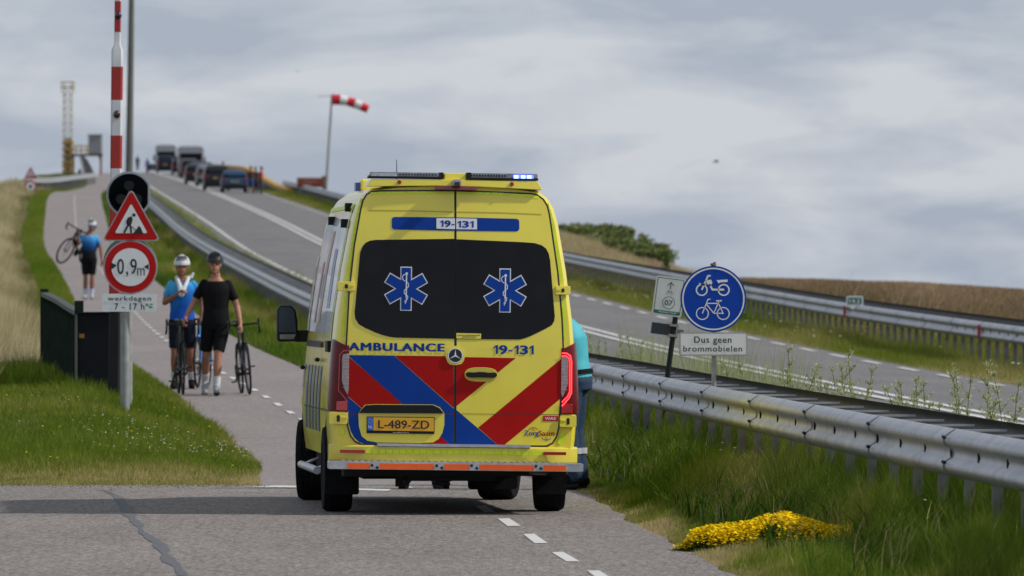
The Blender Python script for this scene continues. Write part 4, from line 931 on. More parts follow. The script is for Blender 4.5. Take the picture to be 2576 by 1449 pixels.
# parapet of the bridge, right of the queue
BYL = mat('bridge_yellow', (.50, .27, .012), .55, var=.15, scale=2); CON = mat('parapet_grey', (.075, .07, .066), .8, var=.2, scale=1.5)
t = thing('bridge_parapet', 'dark grey bridge parapet with a mustard yellow top rail, right of the car queue', 'parapet')
Ds = list(np.arange(530, 1000, 8.)); pz = lambda D: rdz(D, 4.6)+.10+1.0*float(smooth(535, 690, D))
M().loft([[(float(XC(D))+4.7, D, rdz(D, 4.7)-2.0), (float(XC(D))+5.6, D, rdz(D, 4.7)-2.0), (float(XC(D))+5.2, D, pz(D)), (float(XC(D))+4.9, D, pz(D))] for D in Ds]).build('parapet_wall', CON, t)
M().loft([[(float(XC(D))+a, D, pz(D)+b_) for a, b_ in ((4.84,.0),(5.25,.0),(5.25,.26),(4.84,.26))] for D in Ds]).build('top_rail', BYL, t)
# tower, control cabin and girder of the bridge, far left
D = 800.; s_ = F/D; zb = HC+(755-452)/s_; X0 = at(171, 0, D)[0]
LG = mat('lattice_grey', (.45, .46, .47), .6, var=.2, scale=1.); t = thing('lattice_tower', 'slim grey and yellow lattice tower standing on the far left by the bridge', 'tower', (X0, D, zb))
H = (452-205)/s_; W2 = .42
for sx in (-1, 1):
    for sy in (-1, 1): M().tube((sx*W2, sy*W2, -1), (sx*W2*.9, sy*W2*.9, H), .045, n=6).build('corner_leg', mat('tower_cream', (.50, .40, .13), .6), t)
m = M(); nz = 13
for i in range(nz):
    z0, z1 = H*i/nz*.94, H*(i+1)/nz*.94
    for sy in (-1, 1): m.tube((-W2*sy, sy*W2, z0), (W2*sy, sy*W2, z1), .035, n=5).tube((-W2, sy*W2, z1), (W2, sy*W2, z1), .035, n=5)
    for sx in (-1, 1): m.tube((sx*W2, -W2, z0), (sx*W2, W2, z1), .022, n=5)
m.build('lattice', LG, t, recalc=False)
M().box(-.28, .28, -.25, .25, 0, H*.42).build('ladder_shaft', mat('shaft_grey', (.15, .15, .14), .7, var=.2, scale=2), t)
for z in (.25, .9, 1.6, 2.1, 3.0, 3.9, 4.8): M().box(-W2-.12, W2+.12, -W2-.12, W2+.12, z*.72, z*.72+.22).build('yellow_frame', BYL, t)
for z in (H-.05, H-.5):
    M().path([(-.6, -.6, z), (.6, -.6, z), (.6, .6, z), (-.6, .6, z), (-.6, -.6, z)], .05, 5).build('cage_rail', mat('cage_cream', (.42, .38, .22), .6), t)
for sx in (-.6, .6): M().tube((sx, -.6, H-1.1), (sx, -.6, H), .05, n=5).build('cage_post', MATS['cage_cream'], t)
t = thing('control_cabin', 'grey box cabin on a yellow-railed platform between the lattice tower and the boom', 'cabin', at(240, 390, D))
hw = 17/s_; M().box(-hw, hw, -.8, .8, .1, 50/s_).build('cabin_wall', mat('cabin_grey', (.24, .25, .27), .6), t, bevel=.04); M().box(-hw-.08, hw+.08, -.9, .9, 50/s_, 50/s_+.08).build('roof', LG, t)
for k in range(3): M().tube((-.5+k*.5, 0, 50/s_), (-.5+k*.5, 0, 50/s_+.5), .025, n=5).build('antenna', LG, t)
M().box(-2.3, hw+.05, -.9, .9, -.1, .1).build('platform', mat('platform_brown', (.10, .075, .04), .7), t)
m = M()
for z in (.45, .85): m.tube((-2.3, -.9, z), (-hw, -.9, z), .07, n=6)
m.build('platform_rail', BYL, t)
for k in range(4): M().tube((-2.3+k*.5, -.9, 0), (-2.3+k*.5, -.9, .9), .06, n=6).build('rail_post', BYL, t)
M().box(.42, .62, -.1, .1, -1.9, -.1).build('support_leg', mat('leg_red', (.28, .05, .05), .6), t); M().tube((.35, .0, -.1), (.55, 0, -.8), .06).build('brace', BYL, t); M().box(-2.2, -2.0, -.1, .1, -2.4, -.1).build('support_leg', BYL, t)
D = 720.; s_ = F/D
t = thing('bridge_girder', 'dark grey curved steel girder plate sloping down behind the left guardrail', 'bridge girder', at(220, 470, D))
Q = lambda pts: [((x-220)/s_, (470-y)/s_) for x, y in pts]
M().prism(Q([(200,390),(208,390),(220,402),(230,420),(240,445),(247,472),(222,472),(216,450),(208,425)]), -.25, .25).build('girder_plate', mat('girder_grey', (.11, .115, .125), .7, var=.2), t)
M().prism(Q([(186,472),(198,425),(203,425),(212,472)]), -.1, .1).build('side_plate', mat('girder_grey2', (.16, .165, .17), .7), t)
M().prism(Q([(199,392),(203,391),(214,430),(222,472),(217,472),(208,432)]), -.3, -.25).build('flange', LG, t)

# ------------------------------------------------------------------ vehicles in the queue
CGL = mat('car_glass', (.005, .007, .012), .12, var=.2, spec=.2); CRED = mat('car_lamp', (.22, .01, .015), .2)
def car(label, D, off, colr, w_=1.8, h=1.5, l=4.3, van=False, group='cars queuing on the road to the bridge', yaw=None, mn=None, cat='car'):
    X = float(XC(D))+off; z = rdz(D, off)+.015; yaw = math.atan(.0535) if yaw is None else yaw; slope = math.atan(.02)
    t = thing('parked_car', label, cat, (X, D, z), (slope, 0, yaw), group)
    body = mat(mn or 'car_'+str(colr), colr, .35, .1, var=.05, coat=.25, spec=.3)
    if van: S_ = [(0,.70),(.01,.72),(.02,.90),(.05,.985),(.1,1),(.6,1),(.70,.96),(.80,.70),(.97,.55),(1,.38)]
    else: S_ = [(0,.58),(.015,.62),(.04,.66),(.10,.88),(.15,.965),(.3,1),(.5,.985),(.6,.90),(.73,.63),(.95,.52),(1,.36)]
    rings = []
    for y, zt in S_:
        tp = 1 if .05 < y < .9 else .93; zt *= h; belt = .6*h; rw = .5-.13*max(0, (zt-belt))/(h-belt)*(.6 if van else 1)
        half = [(.40,.22),(.485,.27),(.5,.45*h),(.49,min(belt, zt-.06)),(rw+.01, zt-.06),(rw-.05, zt),(.2, zt+.012)]
        rings.append([(a*w_*tp, y*l, b_) for a, b_ in half]+[(-a*w_*tp, y*l, b_) for a, b_ in half[::-1]])
    M().loft(rings).build('body', body, t, smooth=50)
    y0, y1 = (.022, .052) if van else (.045, .135); z0, z1 = (.66*h, .93*h) if van else (.68*h, .93*h); a, b_ = .42*w_, (.40 if van else .36)*w_
    m = M(); f_ = lambda y, o: y*l-o
    m.add([(-a, f_(y0, .05), z0), (a, f_(y0, .05), z0), (b_, f_(y1, .05), z1), (-b_, f_(y1, .05), z1), (-a, f_(y0, -.02), z0), (a, f_(y0, -.02), z0), (b_, f_(y1, -.02), z1), (-b_, f_(y1, -.02), z1)], [(0,1,2,3),(4,7,6,5),(0,4,5,1),(1,5,6,2),(2,6,7,3),(3,7,4,0)]); m.build('rear_window', CGL, t)
    for sx in (-1, 1):
        M().add([(sx*w_*.497, .16*l, .62*h), (sx*w_*.497, .68*l, .62*h), (sx*w_*.40, .56*l, .93*h), (sx*w_*.40, .20*l, .93*h)], [(0, 1, 2, 3)]).build('side_window', CGL, t)
        M().box(min(sx*w_*.33, sx*w_*.49), max(sx*w_*.33, sx*w_*.49), -.02, .12, .50*h, .62*h).build('tail_lamp', CRED, t, bevel=.01)
        for yy in (.19, .80): M().lathe([(.0, -.1), (.2, -.1), (.3, -.1), (.32, -.07), (.32, .07), (.3, .1), (.2, .1), (0, .1)], (sx*(w_/2-.13), yy*l, .32), 'X', 20).build('wheel', RUB, t, smooth=30)
        M().box(min(sx*w_*.5, sx*(w_*.5+.16)), max(sx*w_*.5, sx*(w_*.5+.16)), .66*l, .69*l, .62*h, .72*h).build('wing_mirror', BLACKM, t, bevel=.02)
    M().box(-.26, .26, -.025, .02, .46*h, .53*h).build('number_plate', mat('far_plate', (.30, .24, .13), .5), t); M().box(-w_*.44, w_*.44, -.03, .1, .24, .36*h).build('bumper', BLACKM, t, bevel=.02)
    return t
car('blue hatchback with its rear window facing us, last car in the queue', 520, 1.4, (.018, .055, .115), 1.68, 1.38)
car('dark SUV with two tones of glass, half covered by the last blue hatchback', 532, .55, (.008, .011, .014), 1.75, 1.62, 4.6)
car('small black car peeking out left of the silver estate', 612, .35, (.007, .008, .010), 1.7, 1.45)
car('dark grey hatchback between the navy hatchback and the white compact', 705, 1.75, (.02, .022, .026), 1.65, 1.6)
car('black car between the white compact and the maroon car', 772, 1.8, (.008, .010, .014), 1.75, 1.7)
car('very dark saloon on the crest between the two white motorhomes', 905, 2.3, (.008, .010, .014), 1.8, 1.6)
car('silver estate car squeezed behind the dark SUV', 580, .75, (.16, .17, .18), 1.7, 1.5, 4.5)
car('navy blue hatchback in the middle of the queue', 675, 1.4, (.010, .022, .052), 1.65, 1.45)
car('white compact car just ahead of the navy hatchback', 740, 2.2, (.30, .31, .33), 1.6, 1.5)
car('broad dark maroon car right behind the big white motorhome', 825, 2.3, (.045, .014, .020), 2.0, 1.75)
car('dark grey car beside the maroon one, ahead in the queue', 800, 3.6, (.03, .032, .038), 1.7, 1.5)
car('tall dark blue van in front of the farther motorhome', 950, 1.0, (.008, .012, .024), 1.9, 2.0, 5, van=True, mn='car_vanblue', cat='van')
car('low dark car at the left end of the queue on the crest', 975, -.3, (.015, .022, .036), 1.5, 1.0)
def camper(label, D, off, w_, h, l, lightc):
    X = float(XC(D))+off; z = rdz(D, off)+.015; t = thing('motorhome', label, 'motorhome', (X, D, z), (R(1), 0, math.atan(.05)), 'tall white vehicles in the queue')
    WB = mat('camper_white', lightc, .4, var=.05)
    M().prism(roundrect(-w_/2, w_/2, .45, h, .45), 0, l*.75).build('body', WB, t, bevel=.06); M().prism(roundrect(-w_/2+.1, w_/2-.1, .4, h*.72, .2), l*.75, l).build('cab', WB, t, bevel=.1)
    M().prism(roundrect(-w_*.42, w_*.42, h*.50, h*.76, .08), -.03, .01).build('rear_window', CGL, t); M().box(-w_/2+.05, w_/2-.05, -.06, .1, .35, .6).build('bumper', SBK, t)
    M().prism(roundrect(-w_*.46, w_*.46, h*.86, h*.89, .03), -.02, .01).build('roof_trim', mat('trim_grey', (.20, .21, .24), .5), t)
    for sx in (-1, 1):
        M().box(min(sx*w_*.38, sx*w_*.47), max(sx*w_*.38, sx*w_*.47), -.04, .02, .75, 1.25).build('tail_lamp', CRED, t); M().box(min(sx*(w_/2+.04), sx*(w_/2+.24)), max(sx*(w_/2+.04), sx*(w_/2+.24)), l*.86, l*.9, h*.42, h*.62).build('wing_mirror', BLACKM, t)
        M().tube((sx*w_*.46, l*.88, h*.60), (sx*(w_/2+.14), l*.88, h*.60), .03).build('mirror_arm', BLACKM, t)
        for yy in (.2, .85): M().lathe([(0, -.12), (.36, -.12), (.38, .12), (0, .12)], (sx*(w_/2-.2), yy*l, .38), 'X', 20).build('wheel', RUB, t)
    return t
camper('big white motorhome with a wide dark rear window rising above the queue', 862, 3.0, 2.7, 3.1, 6.8, (.36, .37, .40))
camper('farther pale motorhome left of the big white one', 1000, 1.4, 2.5, 3.35, 7, (.33, .35, .39))
# ------------------------------------------------------------------ people and bicycles
SKIN = mat('skin_tan', (.36, .165, .10), .55, var=.08, scale=12); SKIN2 = mat('skin_dark_tan', (.25, .105, .06), .55, var=.08, scale=12)
def remesh(m, name, mt, parent, voxel, it=3):
    o = m.build(name, mt, None)
    r = o.modifiers.new('r', 'REMESH'); r.mode = 'VOXEL'; r.voxel_size = voxel
    s = o.modifiers.new('s', 'SMOOTH'); s.factor = .5; s.iterations = it
    bpy.context.view_layer.update(); dg = bpy.context.evaluated_depsgraph_get(); me = bpy.data.meshes.new_from_object(o.evaluated_get(dg))
    o.modifiers.clear(); old = o.data; o.data = me; bpy.data.meshes.remove(old); me.name = name
    me.materials.clear(); me.materials.append(mt); me.polygons.foreach_set('use_smooth', [True]*len(me.polygons)); o.parent = parent
    return o
def cap(m, p0, p1, r0, r1, n=12):
    m.tube(p0, p1, r0, r1, n); m.ball(p0, r0, n=n, k=7); m.ball(p1, r1, n=n, k=7)
BASE = dict(pelvis=(0,0,.95), chest=(0,0,1.30), neck=(0,-.01,1.50), head=(0,-.03,1.645), shA=(-.160,0,1.425), shB=(.160,0,1.425), elA=(-.225,.02,1.13), elB=(.225,.02,1.13),
            haA=(-.26,-.08,.88), haB=(.26,-.08,.88), hipA=(-.09,0,.90), hipB=(.09,0,.90), knA=(-.10,-.03,.49), knB=(.10,-.03,.49), anA=(-.10,.03,.09), anB=(.10,.03,.09), toA=(-.12,-.13,.03), toB=(.12,-.13,.03))
TORSO = [(-.13,.135,.095),(-.05,.165,.112),(.04,.158,.110),(.14,.148,.102),(.26,.156,.112),(.37,.168,.118),(.45,.165,.10),(.50,.105,.08),(.54,.062,.062),(.60,.056,.06)]
def spine(J, t):      # t = height above pelvis
    p, c, n, h = Vector(J['pelvis']), Vector(J['chest']), Vector(J['neck']), Vector(J['head'])
    if t < .35: return p.lerp(c, t/.35)
    if t < .55: return c.lerp(n, (t-.35)/.20)
    return n.lerp(h, (t-.55)/.15)
def torso(m, J, t0, t1, inf=0.):
    rings = []; ts = [x for x in np.arange(t0, t1+.001, .04)]
    fwd = Vector((0, -1, 0))
    for t in ts:
        c = spine(J, t); d = (spine(J, t+.02)-spine(J, t-.02)).normalized(); r = [np.interp(t, [a[0] for a in TORSO], [a[k] for a in TORSO]) for k in (1, 2)]
        sx = (Vector(J['shB'])-Vector(J['shA'])).normalized() if t > .2 else Vector((1, 0, 0)); sx = (sx-d*sx.dot(d)).normalized(); sy = d.cross(sx)
        rings.append([c+sx*(r[0]+inf)*math.copysign(abs(math.cos(a))**.85, math.cos(a))+sy*(r[1]+inf)*math.sin(a) for a in np.linspace(0, 2*math.pi, 24, False)])
    m.loft(rings)
def hand(m, wr, d, curl, side, k=1.):
    d = Vector(d).normalized(); curl = Vector(curl); curl = (curl-d*curl.dot(d)).normalized(); s = d.cross(curl)*side; wr = Vector(wr)
    pc = wr+d*.045
    for i in range(4): m.tube(wr+s*(i-1.5)*.010, wr+d*.085+s*(i-1.5)*.019, .020, .014, 8)
    for i, ln in enumerate((.030, .034, .032, .024)):
        b = wr+d*.085+s*(i-1.5)*.020; e1 = b+(d*.8+curl*.6).normalized()*ln; e2 = e1+(d*.1+curl).normalized()*ln*.8; e3 = e2+(curl*.7-d*.7).normalized()*ln*.6
        cap(m, b, e1, .0105, .010, 8); cap(m, e1, e2, .010, .009, 8); cap(m, e2, e3, .009, .008, 8)
    b = wr+d*.03-s*.03; e1 = b+(-s*.7+d*.5+curl*.4).normalized()*.035; e2 = e1+(d*.6+curl*.8).normalized()*.03; cap(m, b, e1, .014, .012, 8); cap(m, e1, e2, .012, .010, 8)
def human(label, loc, yaw, pose=None, scale=1., skin=SKIN, shirt=None, shorts=None, legs='shorts', shoe=None, sock=None, helmet=None, hair=None, voxel=.009, far=False, sleeve=.55, glasses=None, group=None, rz=None):
    J = dict(BASE); J.update(pose or {}); V_ = {k: Vector(v) for k, v in J.items()}
    t = thing('person', label, 'person', loc, (0, 0, yaw), group); t.scale = (scale,)*3
    m = M(); torso(m, J, -.13, .60)
    for s_, S1 in ((-1, 'A'), (1, 'B')):
        sh, el, ha = V_['sh'+S1], V_['el'+S1], V_['ha'+S1]; hp, kn, an, to = V_['hip'+S1], V_['kn'+S1], V_['an'+S1], V_['to'+S1]
        cap(m, sh+Vector((-s_*.012, 0, -.006)), sh.lerp(el, .5), .050, .047); cap(m, sh.lerp(el, .45), el, .049, .039); cap(m, el, el.lerp(ha, .35), .040, .040); cap(m, el.lerp(ha, .35), ha, .040, .026)
        cap(m, hp, hp.lerp(kn, .45), .088, .074); cap(m, hp.lerp(kn, .45), kn, .074, .050); cap(m, kn, kn.lerp(an, .35), .050, .056); cap(m, kn.lerp(an, .35), an, .056, .034)
        cap(m, an, to, .036, .032); m.ball(an+Vector((0, .03, -.03)), .034)
        if not far: hand(m, ha, ha-el, Vector((0, -.4, -1)) if 'curl'+S1 not in J else J['curl'+S1], s_)
        else: m.ball(ha+(ha-el).normalized()*.06, .035, .03, .05)
    hd = V_['head']; up = (hd-V_['neck']).normalized()
    m.ball(hd+Vector((0, .008, .03)), .079, .096, .098, 20, k=12); m.ball(hd+Vector((0, -.018, -.035)), .062, .074, .076, 18); m.tube(hd+Vector((0, .02, -.04)), V_['neck'], .056, .060)
    m.tube(hd+Vector((0, -.085, .025)), hd+Vector((0, -.112, -.012)), .009, .016, 8); m.ball(hd+Vector((0, -.086, -.045)), .024, .010, .009, 10); m.ball(hd+Vector((0, -.070, -.085)), .026, .02, .02, 10)
    for sx in (-1, 1): m.ball(hd+Vector((sx*.076, .01, .005)), .012, .02, .03, 10); m.ball(hd+Vector((sx*.03, -.082, .038)), .022, .012, .008, 10)
    remesh(m, 'body', skin, t, voxel)
    if not far:
        m = M(); [m.ball(hd+Vector((sx*.029, -.084, .018)), .0105, .007, .0075, 10) for sx in (-1, 1)]; m.build('eyes', PB, t)
        M().tube(hd+Vector((-.022, -.092, -.047)), hd+Vector((.022, -.092, -.047)), .004).build('mouth', mat('lips', (.22, .05, .045), .6), t)
    if shirt:
        m = M(); torso(m, J, -.02, .52, .013)
        for s_, S1 in ((-1, 'A'), (1, 'B')): sh, el = V_['sh'+S1], V_['el'+S1]; cap(m, sh+Vector((-s_*.012, 0, -.006)), sh.lerp(el, sleeve), .056, .057)
        remesh(m, 'shirt', shirt, t, voxel*1.1, 2)
    if shorts:
        m = M(); torso(m, J, -.13, .10, .012)
        for S1 in 'AB':
            hp, kn, an = V_['hip'+S1], V_['kn'+S1], V_['an'+S1]
            if legs == 'shorts': cap(m, hp, hp.lerp(kn, .5), .100, .090); m.tube(hp.lerp(kn, .5), hp.lerp(kn, .86), .088, .076, 16)
            else: cap(m, hp, kn, .102, .080); cap(m, kn, an+Vector((0, 0, .0)), .080, .066)
        remesh(m, 'shorts' if legs == 'shorts' else 'trousers', shorts, t, voxel*1.1, 2)
    for S1 in 'AB':
        kn, an, to = V_['kn'+S1], V_['an'+S1], V_['to'+S1]
        if sock: M().tube(an.lerp(kn, .02), an.lerp(kn, .34), .042, .053, 14).build('sock', sock, t, smooth=60)
        if shoe:
            m = M(); cap(m, an+Vector((0, .035, -.045)), to, .046, .042); cap(m, an+Vector((0, .0, -.0)), to.lerp(an, .4), .047, .045); remesh(m, 'shoe', shoe, t, voxel*1.1, 2)
            d = (to-an).normalized(); 
            if not far: M().tube(an+Vector((0, .04, -.075)), to+Vector((0, 0, -.035)), .040, .038, 12).build('sole', BLACKM, t)
    if helmet:
        m = M(); c = hd+Vector((0, .012, .055)); vs = []
        rings = []
        for k in range(9):
            a = R(-4+k*94/8); rr = math.cos(a); rings.append([c+Vector((rr*.112*math.cos(q), rr*.140*math.sin(q)-.01*math.sin(a), .118*math.sin(a)+.012*math.sin(q))) for q in np.linspace(0, 2*math.pi, 28, False)])
        m.loft(rings); h_ = m.build('helmet', helmet, t, smooth=50)
        m = M()
        for k in range(-3, 4):
            pts = []
            for a in np.linspace(R(22), R(66), 5):
                x = k*.024*(.55+.45*math.cos(a)); pts.append(c+Vector((x, -math.sqrt(max(0, 1-(x/.107)**2))*.137*math.cos(a)-.003, .119*math.sin(a)-.010*math.cos(a)+.002)))
            for p, p2 in zip(pts[:-1], pts[1:]): m.tube(p, p2, .0065, n=6)
        m.build('vents', BLACKM, h_)
        m = M()
        for sx in (-1, 1): m.tube(hd+Vector((sx*.078, .0, .05)), hd+Vector((sx*.045, -.03, -.10)), .005, n=6)
        m.tube(hd+Vector((-.045, -.03, -.10)), hd+Vector((.045, -.03, -.10)), .005, n=6); m.build('chin_strap', BLACKM, h_)
    if hair: m = M(); m.ball(hd+Vector((0, .022, .055)), .083, .096, .088, 18); m.build('hair', hair, t, smooth=60)
    if glasses:
        m = M(); m.box(-.070, -.008, -.105, -.085, .0, .038).box(.008, .070, -.105, -.085, .0, .038).box(-.01, .01, -.10, -.09, .022, .034); o = m.build('sunglasses', glasses, t, bevel=.008); o.location = hd
    return t
BLKF = mat('black_cloth', (.0055, .0055, .0065), .8, var=.25, scale=12, spec=.15); NAVY = mat('navy_cloth', (.008, .010, .020), .8, var=.25, scale=12, spec=.15)
WCL = mat('white_cloth', (.60, .62, .66), .7, var=.05); BLKH = mat('helmet_black', (.018, .019, .021), .4, spec=.4); WHH = mat('helmet_white', (.62, .64, .66), .35)
def jersey(name, stops, sx=.0):
    m = bpy.data.materials.new(name); m.use_nodes = True; nt = m.node_tree; b = nt.nodes['Principled BSDF']; b.inputs['Roughness'].default_value = .75; b.inputs['Specular IOR Level'].default_value = .2
    t = nt.nodes.new('ShaderNodeTexCoord'); s = nt.nodes.new('ShaderNodeSeparateXYZ'); n = nt.nodes.new('ShaderNodeTexNoise'); n.inputs['Scale'].default_value = 6
    nt.links.new(t.outputs['Object'], s.inputs[0]); nt.links.new(t.outputs['Object'], n.inputs[0]); a = nt.nodes.new('ShaderNodeMath'); a.operation = 'MULTIPLY_ADD'; a.inputs[1].default_value = sx; nt.links.new(s.outputs['X'], a.inputs[0]); nt.links.new(s.outputs['Z'], a.inputs[2])
    c = nt.nodes.new('ShaderNodeMath'); c.operation = 'MULTIPLY_ADD'; c.inputs[1].default_value = .10; nt.links.new(n.outputs['Fac'], c.inputs[0]); nt.links.new(a.outputs[0], c.inputs[2])
    r = nt.nodes.new('ShaderNodeMapRange'); r.inputs['From Min'].default_value = .90; r.inputs['From Max'].default_value = 1.55; nt.links.new(c.outputs[0], r.inputs['Value'])
    q = nt.nodes.new('ShaderNodeValToRGB'); nt.links.new(r.outputs[0], q.inputs[0]); nt.links.new(q.outputs[0], b.inputs['Base Color'])
    q.color_ramp.elements[0].position = stops[0][0]; q.color_ramp.elements[0].color = stops[0][1]+(1,); q.color_ramp.elements[1].position = stops[-1][0]; q.color_ramp.elements[1].color = stops[-1][1]+(1,)
    for p, cc in stops[1:-1]: e = q.color_ramp.elements.new(p); e.color = cc+(1,)
    return m
J1 = jersey('blue_jersey', [(.0, (.005, .09, .50)), (.35, (.006, .07, .38)), (.6, (.01, .16, .55)), (1., (.07, .42, .70))], -.45)
J2 = jersey('blue_to_black_jersey', [(.33, (.005, .006, .010)), (.50, (.008, .06, .20)), (.66, (.02, .18, .50)), (.95, (.10, .42, .75))], 0)
BKB = mat('bicycle_black', (.010, .010, .012), .35, var=.3, spec=.35); SPK = mat('spoke', (.10, .10, .11), .4, .6); TYR = mat('tyre', (.018, .017, .017), .85, spec=.15)
def bicycle(label, loc, rot, frame=BKB, group='road bicycles being walked along the path', matrix=None, bottle=None, lo=False):
    t = thing('bicycle', label, 'bicycle', loc, rot, group)
    if matrix is not None: t.matrix_world = matrix
    for yy in (-.5, .5):
        w_ = M().torus((0, yy, .34), .328, .0145, 'X', 44, 8).build('wheel', TYR, t, smooth=60)
        M().torus((0, yy, .34), .298, .012, 'X', 40, 6).build('rim', BKB, w_, smooth=60)
        m = M()
        for k in range(18):
            a = 2*math.pi*k/18; m.tube((.02*(-1)**k, yy, .34), (0, yy+.30*math.cos(a), .34+.30*math.sin(a)), .0018, n=4)
        m.tube((-.05, yy, .34), (.05, yy, .34), .02, n=10); m.build('hub', SPK, w_, recalc=False)
    m = M(); P = lambda a, b_, r, r2=None: m.tube(a, b_, r, r2, 10)
    bb, st_, ht, hb, rh = (0, .09, .27), (0, .24, .80), (0, -.34, .86), (0, -.37, .72), (0, .5, .34)
    P(ht, hb, .024); P(hb, bb, .026, .028); P(ht, st_, .018); P(bb, (0, .265, .92), .018, .014)
    for sx in (-.05, .05): P((sx*.4, .12, .27), (sx, .5, .34), .010); P((0, .24, .77), (sx, .5, .34), .008)
    m.build('frame', frame, t, smooth=50)
    m = M(); m.tube((0, -.375, .71), (0, -.385, .69), .022)
    for sx in (-.045, .045): m.tube((sx*.5, -.385, .70), (sx, -.40, .62), .014, .012).tube((sx, -.40, .62), (sx, -.5, .34), .013, .009)
    m.build('fork', frame, t)
    h_ = M(); h_.tube((0, -.34, .88), (0, -.42, .93), .016); h_.tube((-.20, -.42, .935), (.20, -.42, .935), .015)
    for sx in (-1, 1):
        h_.path([(sx*.20, -.42, .935), (sx*.208, -.49, .945), (sx*.21, -.525, .92), (sx*.213, -.52, .86), (sx*.215, -.47, .815), (sx*.215, -.42, .81)], .014); h_.ball((sx*.208, -.515, .975), .016, .022, .035); h_.tube((sx*.208, -.545, .95), (sx*.215, -.555, .85), .007)
    h_.build('handlebar', BKB, t)
    s_ = M(); s_.loft([[(a*ww, y, .985+b_*.02) for a, b_ in ((-1,.2),(-.5,1),(.5,1),(1,.2),(.6,-1),(-.6,-1))] for y, ww in ((.10,.018),(.18,.03),(.27,.06),(.34,.072),(.37,.06))]); s_.build('saddle', BLKH, t, smooth=60)
    M().tube((0, .265, .92), (0, .27, .975), .014).ball((0, .35, .92), .035, .05, .035).build('seat_post', BKB, t)
    c_ = M(); c_.lathe([(.095, -.004), (.095, .004)], (-.06, .09, .27), 'X', 28).tube((-.08, .09, .27), (-.09, .22, .18), .012).tube((.08, .09, .27), (.09, -.04, .36), .012).box(-.15, -.09, .19, .26, .165, .185).box(.09, .15, -.08, -.01, .355, .375).tube((-.08, .09, .27), (.08, .09, .27), .02)
    c_.tube((-.06, .5, .34), (-.045, .5, .34), .05, n=16).tube((-.05, .5, .30), (-.05, .48, .20), .012); c_.build('crankset', BKB, t)
    if bottle: M().tube((0, -.15, .54), (0, -.05, .42), .036, n=14).ball((0, -.165, .56), .022).build('bottle', bottle, t, smooth=50)
    return t
# man in black
D = 111.5; s_ = F/D; Xm = at(543, 0, D)[0]; zg = float(ZP(D))+.012
human('tall person in black t-shirt, black shorts and black helmet walking a bicycle in each hand', (Xm, D, zg), 0,
      dict(pelvis=(0,0,.96), shA=(-.160,0,1.425), shB=(.165,0,1.415), elA=(-.285,.03,1.165), haA=(-.375,-.06,.985), elB=(.265,.02,1.13), haB=(.315,-.08,.90), knA=(-.13,.06,.50), anA=(-.145,.34,.17), toA=(-.15,.20,.045), hipA=(-.09,0,.91),
           knB=(.03,-.12,.50), anB=(.015,-.16,.10), toB=(.02,-.33,.07), head=(-.012,-.03,1.645)), 1.045, SKIN, BLKF, BLKF, shoe=mat('shoe_grey', (.35, .37, .38), .6), sock=WCL, helmet=BLKH, voxel=.0085, sleeve=.62)
bicycle('black road bicycle held by the right hand of the person in black', (at(452, 0, D)[0], D+.42, float(ZP(D+.3))+.012), (0, R(-.5), .095), bottle=mat('bottle_grey', (.2, .2, .2), .5))
bicycle('black road bicycle leaning at the left hand of the person in black', (at(616, 0, D)[0], D+.40, float(ZP(D+.3))+.012), (0, R(-5.5), .135), bottle=mat('bottle_blue_white', (.30, .36, .60), .5, var=.8, scale=25))
# injured cyclist
D = 114.6; s_ = F/D; Xc = at(458, 0, D)[0]
t = human('cyclist in blue jersey and white helmet with one arm in a white sling', (Xc, D, float(ZP(D))+.012), 0,
      dict(elA=(-.235,-.01,1.17), haA=(-.03,-.19,1.30), curlA=(.2,-.3,-1), elB=(.275,.06,1.20), haB=(.275,-.05,.985), anB=(.12,.22,.10), toB=(.13,.06,.03), knB=(.11,.03,.5)), 1.0, SKIN2, J1, NAVY, shoe=BLKF, sock=WCL, helmet=WHH, voxel=.0085)
m = M(); cap(m, (-.07, -.06, 1.51), (-.035, -.15, 1.42), .03, .03); cap(m, (-.035, -.15, 1.42), (.0, -.20, 1.29), .032, .045); cap(m, (.085, -.05, 1.50), (.05, -.16, 1.40), .028, .028); cap(m, (.05, -.16, 1.40), (.0, -.20, 1.30), .03, .045); cap(m, (.05, .06, 1.49), (.12, .07, 1.52), .034, .030); cap(m, (.12, .07, 1.52), (.145, .07, 1.565), .028, .020)
remesh(m, 'sling', WCL, t, .009)
bicycle('blue road bicycle half hidden between the two walking cyclists', (at(506, 0, D)[0], D+.5, float(ZP(D+.5))+.012), (0, 0, -.10), frame=mat('bicycle_blue', (.02, .22, .60), .3, var=.2))
# cyclist carrying bicycle
D = 200.; s_ = F/D; Xc = at(224, 0, D)[0]; zg = float(ZP(D))+.012; k = 1.04
human('distant cyclist with white helmet and blue sunglasses carrying a bicycle on the shoulder', (Xc, D, zg), 0,
      dict(head=(.06,-.03,1.65), elA=(-.24,-.08,1.25), haA=(-.25,-.22,1.42), curlA=(0,.3,1), elB=(.27,.0,1.13), haB=(.30,-.06,.86), anA=(-.09,.05,.09), knA=(-.08,0,.5), toA=(-.10,-.12,.03), anB=(.06,.02,.09), knB=(.07,-.03,.5), toB=(.07,-.14,.03)), k, SKIN2, J2, BLKF, shoe=mat('shoe_grey', (.35, .37, .38), .6), sock=mat('sock_pale_blue', (.50, .56, .75), .7), helmet=WHH, voxel=.011, glasses=mat('glasses_blue', (.04, .30, .62), .25))
Yv = Vector((.5, .866, .0)).normalized(); Zv = Vector((.372, -.215, .90)); Zv = (Zv-Yv*Zv.dot(Yv)).normalized(); Xv = Yv.cross(Zv)
hub = Vector((Xc-.54, D-.36, zg+1.14)); org = hub-(Yv*-.5+Zv*.34)
